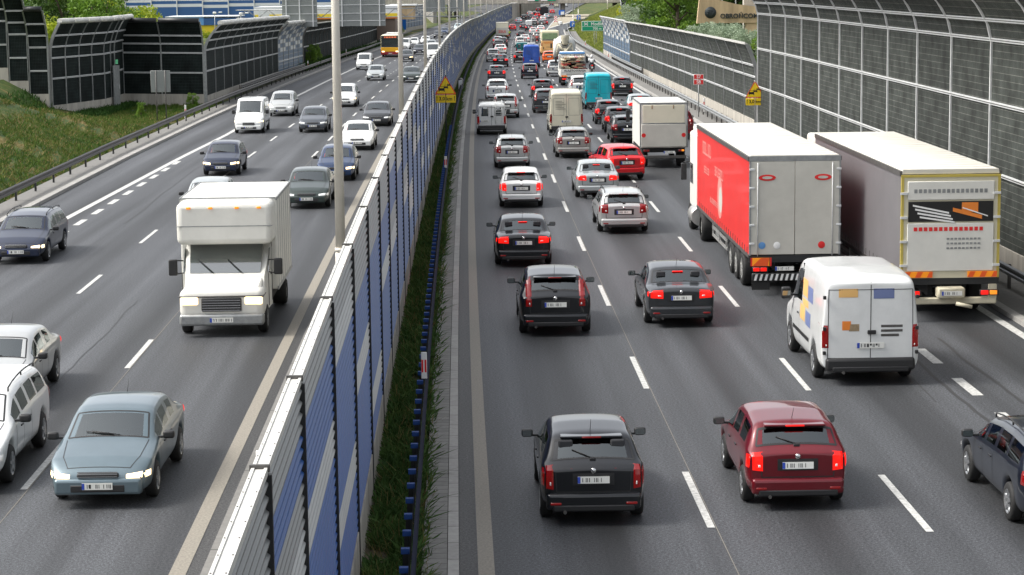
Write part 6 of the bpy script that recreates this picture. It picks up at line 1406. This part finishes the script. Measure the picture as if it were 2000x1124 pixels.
for k,x in enumerate((19.6,20.55,21.9)):
    t=thing('mast',['leftmost','middle','rightmost'][k]+' of three thin pale masts above the monument beam','pole',(x+.6,215,3)); mb=MB(); mb.cyl((0,0,0),(0,0,9),.05,n=8); mb.build('pole','galv_light',t)
# ================================================================ MOTORCYCLISTS
def skin_mesh(name,verts,edges,rad,m,parent,lv=2):
    me=bpy.data.meshes.new(name); me.from_pydata(verts,edges,[]); o=bpy.data.objects.new(name,me); C.objects.link(o)
    sk=o.modifiers.new('k','SKIN'); ss=o.modifiers.new('s','SUBSURF'); ss.levels=ss.render_levels=lv
    for v,r in zip(me.skin_vertices[0].data,rad): v.radius=(r,r) if not isinstance(r,tuple) else r
    me.skin_vertices[0].data[0].use_root=True
    dg=bpy.context.evaluated_depsgraph_get(); dg.update(); ev=bpy.data.meshes.new_from_object(o.evaluated_get(dg)); bpy.data.objects.remove(o)
    ev.materials.clear(); ev.materials.append(MT[m]); ev.polygons.foreach_set('use_smooth',[True]*len(ev.polygons)); o=bpy.data.objects.new(name,ev); C.objects.link(o)
    if parent: o.parent=parent
    return o
def moto(s,off,lab,plab,jacket,helmet,yaw=0):
    t=thing('motorcycle',lab,'motorcycle'); t['group']='motorcycles between the lanes'
    for y in (.32,1.72):
        mb=MB(); mb.lathe([(.18,-.06),(.27,-.06),(.31,-.03),(.31,.03),(.27,.06),(.18,.06)],(0,y,.31),(1,0,0),20); wh=mb.build('wheel','rubber',t); mb=MB(); mb.lathe([(0,-.03),(.19,-.03),(.19,.03),(0,.03)],(0,y,.31),(1,0,0),16); mb.build('rim','rim',wh)
    mb=MB(); mb.rbox(-.16,.16,.75,1.35,.38,.75,.08,2); mb.cyl((-.12,.3,.33),(-.14,1.1,.36),.05,n=8); mb.build('engine','galv_dark',t)
    mb=MB(); mb.rbox(-.17,.17,.95,1.5,.72,1.0,.12,3); mb.rbox(-.13,.13,.0,.35,.72,.88,.05,2); mb.build('fairing','paint_black',t)
    mb=MB(); mb.rbox(-.15,.15,.3,1.0,.78,.88,.05,2); mb.build('saddle','plastic_black',t)
    mb=MB(); mb.cyl((-.4,1.35,1.08),(.4,1.35,1.08),.018,n=8); mb.cyl((0,1.4,1.1),(0,1.7,.4),.035,n=8); mb.rbox(-.42,-.34,1.4,1.44,1.15,1.24,.02); mb.rbox(.34,.42,1.4,1.44,1.15,1.24,.02); mb.build('handlebar','galv_dark',t)
    mb=MB(); mb.rbox(-.09,.09,-.03,.04,.76,.84,.02); mb.build('taillight','brakelight',t); mb=MB(); mb.box(-.09,.09,-.05,-.04,.52,.68); mb.build('number_plate','plate_white',t)
    put(t,s,off,2.0,False,yaw)
    p=thing('person',plab,'person'); p['group']='motorcyclists'
    V=[(0,.70,.95),(0,.76,1.20),(0,.86,1.42),(0,.92,1.54),(0,.95,1.66),
       (-.20,.86,1.42),(-.34,1.02,1.22),(-.36,1.28,1.12),(.20,.86,1.42),(.34,1.02,1.22),(.36,1.28,1.12),
       (-.13,.72,.92),(-.25,1.12,.82),(-.22,.86,.42),(-.22,.98,.34),(.13,.72,.92),(.25,1.12,.82),(.22,.86,.42),(.22,.98,.34)]
    Ed=[(0,1),(1,2),(2,3),(3,4),(2,5),(5,6),(6,7),(2,8),(8,9),(9,10),(0,11),(11,12),(12,13),(13,14),(0,15),(15,16),(16,17),(17,18)]
    rad=[(.16,.12),(.17,.12),(.18,.12),.065,.075,.085,.062,.045,.085,.062,.045,.11,.09,.06,.045,.11,.09,.06,.045]
    b=skin_mesh('person',V,Ed,rad,'cloth_dark',p); 
    b.name='body'
    V2=[(0,.71,1.02),(0,.76,1.2),(0,.86,1.42),(-.20,.86,1.42),(-.34,1.01,1.23),(.20,.86,1.42),(.34,1.01,1.23)]
    skin_mesh('jacket',V2,[(0,1),(1,2),(2,3),(3,4),(2,5),(5,6)],[(.185,.145),(.195,.145),(.20,.145),.10,.08,.10,.08],jacket,p)
    mb=MB(); mb.lathe([(0,-.17),(.09,-.15),(.135,-.07),(.145,.02),(.125,.10),(.07,.155),(0,.17)],(0,.96,1.72),(0,.15,1),20); h=mb.build('helmet',helmet,p); mb=MB(); mb.rbox(-.10,.10,1.04,1.11,1.66,1.76,.04,2); mb.build('visor','plastic_black',h)
    for sx in (-1,1):
        mb=MB()
        for k in range(4): mb.cyl((sx*(.33+.022*k),1.29,1.13),(sx*(.33+.022*k),1.36,1.105),.012,n=6); mb.cyl((sx*(.33+.022*k),1.36,1.105),(sx*(.33+.022*k),1.365,1.065),.011,n=6)
        mb.cyl((sx*.325,1.28,1.10),(sx*.32,1.34,1.06),.013,n=6); mb.rbox(sx*.365-.045,sx*.365+.045,1.22,1.31,1.10,1.14,.018,2); mb.build('hand','cloth_dark',p)
    put(p,s,off,2.0,False,yaw); return t
moto(222,8.0,'black motorcycle beside the right guardrail past the scaffolding lorry','motorcyclist in a white jacket and white helmet','cloth_light','helmet_white')
moto(418.5,-.95,'dark motorcycle between the lanes beside the red-lettered box lorry','motorcyclist in a yellow green high visibility vest','cloth_vest','helmet_white')
moto(371.5,4.3,'motorcycle with a red tail lamp behind the silver off-roader','motorcyclist dressed in red and black behind the orange coach','pack_red','helmet_white')
moto(690,.1,'far black motorcycle among the cars under the bridge','motorcyclist in dark clothes under the bridge','cloth_dark','helmet_white')
moto(850,6.4,'far motorcycle left of the bridge column','motorcyclist in a pale helmet left of the bridge column','cloth_dark','helmet_white')
# ================================================================ PLANTS
def leafcloud(n,centers,size,rs,flat=.0):
    """n little leaf faces spread through clumps (c, radius xyz)"""
    wts=np.array([r[0]*r[1]*r[2] for _,r in centers])**.7; wts/=wts.sum(); idx=rs.choice(len(centers),n,p=wts)
    c=np.array([centers[i][0] for i in idx]); r=np.array([centers[i][1] for i in idx])
    d=rs.normal(size=(n,3)); d/=np.linalg.norm(d,axis=1)[:,None]; rad=rs.uniform(.35,1.08,n)**.5
    pos=c+d*r*rad[:,None]
    a=rs.normal(size=(n,3)); a/=np.linalg.norm(a,axis=1)[:,None]; b=np.cross(a,rs.normal(size=(n,3))); b/=np.linalg.norm(b,axis=1)[:,None]
    sz=size*rs.uniform(.6,1.5,n)[:,None]
    v=np.stack([pos-a*sz,pos+b*sz*.45,pos+a*sz,pos-b*sz*.45],1).reshape(-1,3)
    return v
def npmesh(name,v,m):
    n=len(v)//4; me=bpy.data.meshes.new(name); me.vertices.add(len(v)); me.vertices.foreach_set('co',v.astype(np.float32).ravel()); me.loops.add(4*n); me.loops.foreach_set('vertex_index',np.arange(4*n,dtype=np.int32))
    me.polygons.add(n); me.polygons.foreach_set('loop_start',np.arange(0,4*n,4,dtype=np.int32)); me.polygons.foreach_set('loop_total',np.full(n,4,dtype=np.int32)); me.materials.append(MT[m]); me.update(); me.validate(); return me
def treemesh(seed,h,wd,n,size,m,lo=.15):
    rs=np.random.RandomState(seed); cs=[]
    for k in range(26):
        a=rs.uniform(0,2*math.pi); t=rs.uniform(lo,.95); rr=wd*.5*math.sqrt(max(.1,1-((t-.5)/.55)**2))*rs.uniform(.3,.95); q=rs.uniform(.13,.26)*wd
        cs.append(((math.cos(a)*rr,math.sin(a)*rr,h*t),(q,q,q*rs.uniform(.6,.9))))
    me=npmesh('crown',leafcloud(n,cs,size,rs),m)
    mb=MB(); mb.cyl((0,0,-.5),(0,0,h*.45),wd*.04,wd*.025,8); 
    for c,r in cs[:12]: z=min(h*.45,c[2]*.6); mb.cyl((0,0,z),c,wd*.018,wd*.006,5)
    return me,mb.mesh('trunk',['bark'],True)
TM={}
def tree(kind,x,y,z,label,sc=1.,rz=0,group=None,name='tree',cat='tree'):
    if kind not in TM:
        TM[kind]={'a':lambda:treemesh(1,9,7,9000,.16,'leaf_green'),'b':lambda:treemesh(2,11,8,9000,.18,'leaf_dark'),'c':lambda:treemesh(3,8,6.5,8000,.16,'leaf_bright'),'s':lambda:treemesh(4,4.2,4.6,9000,.10,'leaf_silver',.05),'y':lambda:treemesh(5,3,3,3000,.12,'leaf_yellow',.05),'n':lambda:treemesh(8,5,3.4,9000,.085,'leaf_green',.0)}[kind]()
    t=thing(name,label,cat,(x,y,z),rz,group); t.scale=(sc,sc,sc)
    for nm,me in zip(('crown','trunk'),TM[kind]): o=bpy.data.objects.new(nm,me); C.objects.link(o); o.parent=t
    return t
gR='trees behind the right noise wall'; gL='trees behind the left noise wall'
RT=[('b',17.5,226,'dark tree left of the stone monument',1.),('a',15.5,212,'green tree behind the row of grey wall panels',.85),('b',22,240,'dark tall tree with shaded branches left of the monument',1.3),('a',17.5,256,'leafy green tree above the white wall cap',1.1),('c',19,280,'bright green tree between the dark tree and the patchwork wall',1.),('a',20,300,'green tree above the patchwork wall',1.1),('b',24,330,'dark tree high on the right slope',1.3),('c',24,352,'bright tree at the top of the yellow slope',1.1),('a',28,380,'green tree on the crest right of the Modlin sign',1.2),('b',32,420,'dark green tree on the crest before the bridge',1.4),('c',34,460,'light green tree near the right end of the bridge',1.2),('a',29,345,'tall green tree behind the slope crest',1.3),('b',33,300,'dark tree well behind the patchwork wall',1.5),('b',32,255,'dark tall tree far behind the monument',1.6),('a',38,330,'tall tree filling the skyline above the slope',1.5),('b',44,420,'tall dark tree behind the slope near the bridge',1.5),('b',28,270,'dark tree between the monument and the patchwork wall',1.3)]
for i,(k,x,y,l,sc) in enumerate(RT): tree(k,x+1,y,zr(y)+min(3,terr(y,x-X1(y))),l,sc,i*1.3,gR)
for i,(x,y,l,sc) in enumerate([(17.2,150,'silver leaved bush right of the monument pole',.72),(16.6,165,'silver leaved bush left of the tall wall end',.72),(15.8,178,'grey green bush above the middle of the wall row',.75),(17.8,172,'tall silver bush below the monument letters',.75),(16.2,270,'silver shrub among the bright trees above the patchwork wall',1.1),(16.8,292,'silver shrub over the end of the patchwork wall',1.1)]): tree('s',x,y,zr(y)+2.2,l,sc,i*2.1,'silver bushes behind the right noise wall','bush','bush')
tree('y',17.2,322,zr(322)+3.5,'small bright yellow bush at the top of the right slope',.9,0,None,'bush','bush')
tree('n',16.3,131,2.6,'leafy branch growing against the edge of the tall noise wall',.85,0,None,'bush','bush')
LT=[('c',-42,190,'yellow green tree behind the stepped wall at the far left',1.),('a',-38,200,'green tree behind the silver-capped wall row, left side',1.),('c',-37,215,'yellow green tree behind the silver-capped wall row, middle',1.),('c',-42,235,'yellow green tree behind the silver-capped wall row, right side',1.1),('c',-44,262,'bright green tree left of the low building',.9),('b',-50,260,'dark tree filling the skyline at the left',1.4),('b',-46,225,'dark tree behind the yellow green tree',1.2),('a',-52,240,'green tree behind the dark trees at the left',1.4)]
for i,(k,x,y,l,sc) in enumerate(LT): tree(k,x,y,zr(y)-.5,l,sc,i*1.7,gL)
for x,y,k,sc,l in [(-49,350,'c',.45,'small bright tree before the low building'),(-42.5,352,'c',.42,'small bright tree right of the low building'),(-27.5,300,'c',.62,'slim bright tree left of the grey sign backs'),(-36,330,'c',.5,'light green bush by the globe lamp')]: tree(k,x,y,zr(y),l,sc,0,gL)
# climbers and weeds along the left wall foot, weeds in the median, grass blades
def blades(area,n,hmin,hmax,wd,m,name,seed,lean=.35,leaf=False):
    rs=np.random.RandomState(seed); pos=[]
    pos=area(n,rs); n=len(pos); a=rs.uniform(0,2*math.pi,n); h=rs.uniform(hmin,hmax,n)*rs.uniform(.5,1,n); ln=rs.normal(0,lean,(n,2))
    dx=np.stack([np.cos(a),np.sin(a),np.zeros(n)],1)*wd*rs.uniform(.6,1.4,n)[:,None]
    tip=pos+np.stack([ln[:,0]*h,ln[:,1]*h,h],1); mid=(pos+tip)/2+rs.normal(0,.01,(n,3))
    if leaf: v=np.stack([pos+(mid-pos)*.0+np.array([0,0,0]),mid+dx,tip,mid-dx],1)
    else: v=np.stack([pos-dx,pos+dx,tip+dx*.25,tip-dx*.25],1)
    o=bpy.data.objects.new(name,npmesh(name,v.reshape(-1,3),m)); C.objects.link(o); o['kind']='stuff'; return o
def strip_area(s0,s1,o0,o1,zf,pw=1.,clump=0):
    def f(n,rs):
        u=rs.uniform(0,1,n)**pw; s=s0+(s1-s0)*u; o=rs.uniform(o0,o1,n)
        if clump:
            k=np.sin(s*clump)+np.sin(s*clump*2.3+1)+np.sin(o*7+s*1.1); keep=k>-1.5; s,o=s[keep],o[keep]
        return np.array([tuple(P(a,b,zf(a,b))) for a,b in zip(s,o)])
    return f
blades(strip_area(24,70,-5.5,-4.72,lambda s,o:-.05,1.2,.9),26000,.06,.38,.011,'weed_leaf','median_grass',1,.5)
blades(strip_area(24,90,-5.5,-4.72,lambda s,o:.0,1.2,1.3),20000,.05,.30,.028,'weed_leaf','median_weeds',2,1.1,True)
blades(strip_area(24,200,-5.5,-4.6,lambda s,o:-.05,1.3,.6),9000,.08,.5,.009,'dry_blade','median_dry_stems',31,.5)
blades(strip_area(70,330,-5.5,-4.66,lambda s,o:-.05,1.4),30000,.08,.42,.035,'weed_leaf','median_grass',3,.5)
blades(strip_area(24,160,-4.82,-4.55,lambda s,o:.05,1.,.8),5000,.05,.30,.02,'weed_leaf','kerb_weeds',4,1.0,True)
blades(strip_area(200,560,-5.3,-4.7,lambda s,o:-.05,1.),9000,.2,.5,.07,'grass_blade','median_grass',9,.5)
blades(strip_area(78,165,-33,-22.9,lambda s,o:terr(s,o)-.03,1.1,.35),100000,.05,.26,.022,'grass_blade','bank_grass',5,.5)
blades(strip_area(78,150,-33,-22.9,lambda s,o:terr(s,o)-.03,1.,.8),34000,.04,.20,.02,'dry_blade','dry_bank_grass',6,.8)
blades(strip_area(146,165,-31,-28.6,lambda s,o:terr(s,o)-.03),8000,.1,.55,.04,'bank_weed','wall_foot_weeds',7,.4,True)
blades(strip_area(118,150,-34,-30,lambda s,o:terr(s,o)-.03),5000,.1,.5,.04,'bank_weed','wall_foot_weeds',17,.4,True)
blades(strip_area(236,420,-23.4,-22.6,lambda s,o:.05,1.3),16000,.3,1.1,.06,'bank_weed','guardrail_weeds',8,.35,True)
blades(strip_area(310,640,13,24,lambda s,o:terr(s,o)-.03,1.),26000,.1,.4,.06,'slope_blade','slope_grass',10,.5)
blades(strip_area(310,640,13,26,lambda s,o:terr(s,o)-.03,1.,.2),16000,.1,.45,.07,'slope_blade','slope_grass',11,.5)
for i,(s,off,l,sc) in enumerate([(156,-24.0,'small bush at the corner of the black noise wall',.24),(145,-26.0,'low bush behind the grey sign back',.22),(246,-23.0,'climbing shrub at the start of the far black wall',.5),(250,-23.1,'second climbing shrub on the far black wall',.55),(470,-25.5,'dark shrub at the foot of the blue banded bay',.6)]): 
    p=P(s,off,terr(s,off)-.1); tree('n',p.x,p.y,p.z,l,sc,i,'shrubs along the left noise wall','bush','bush')
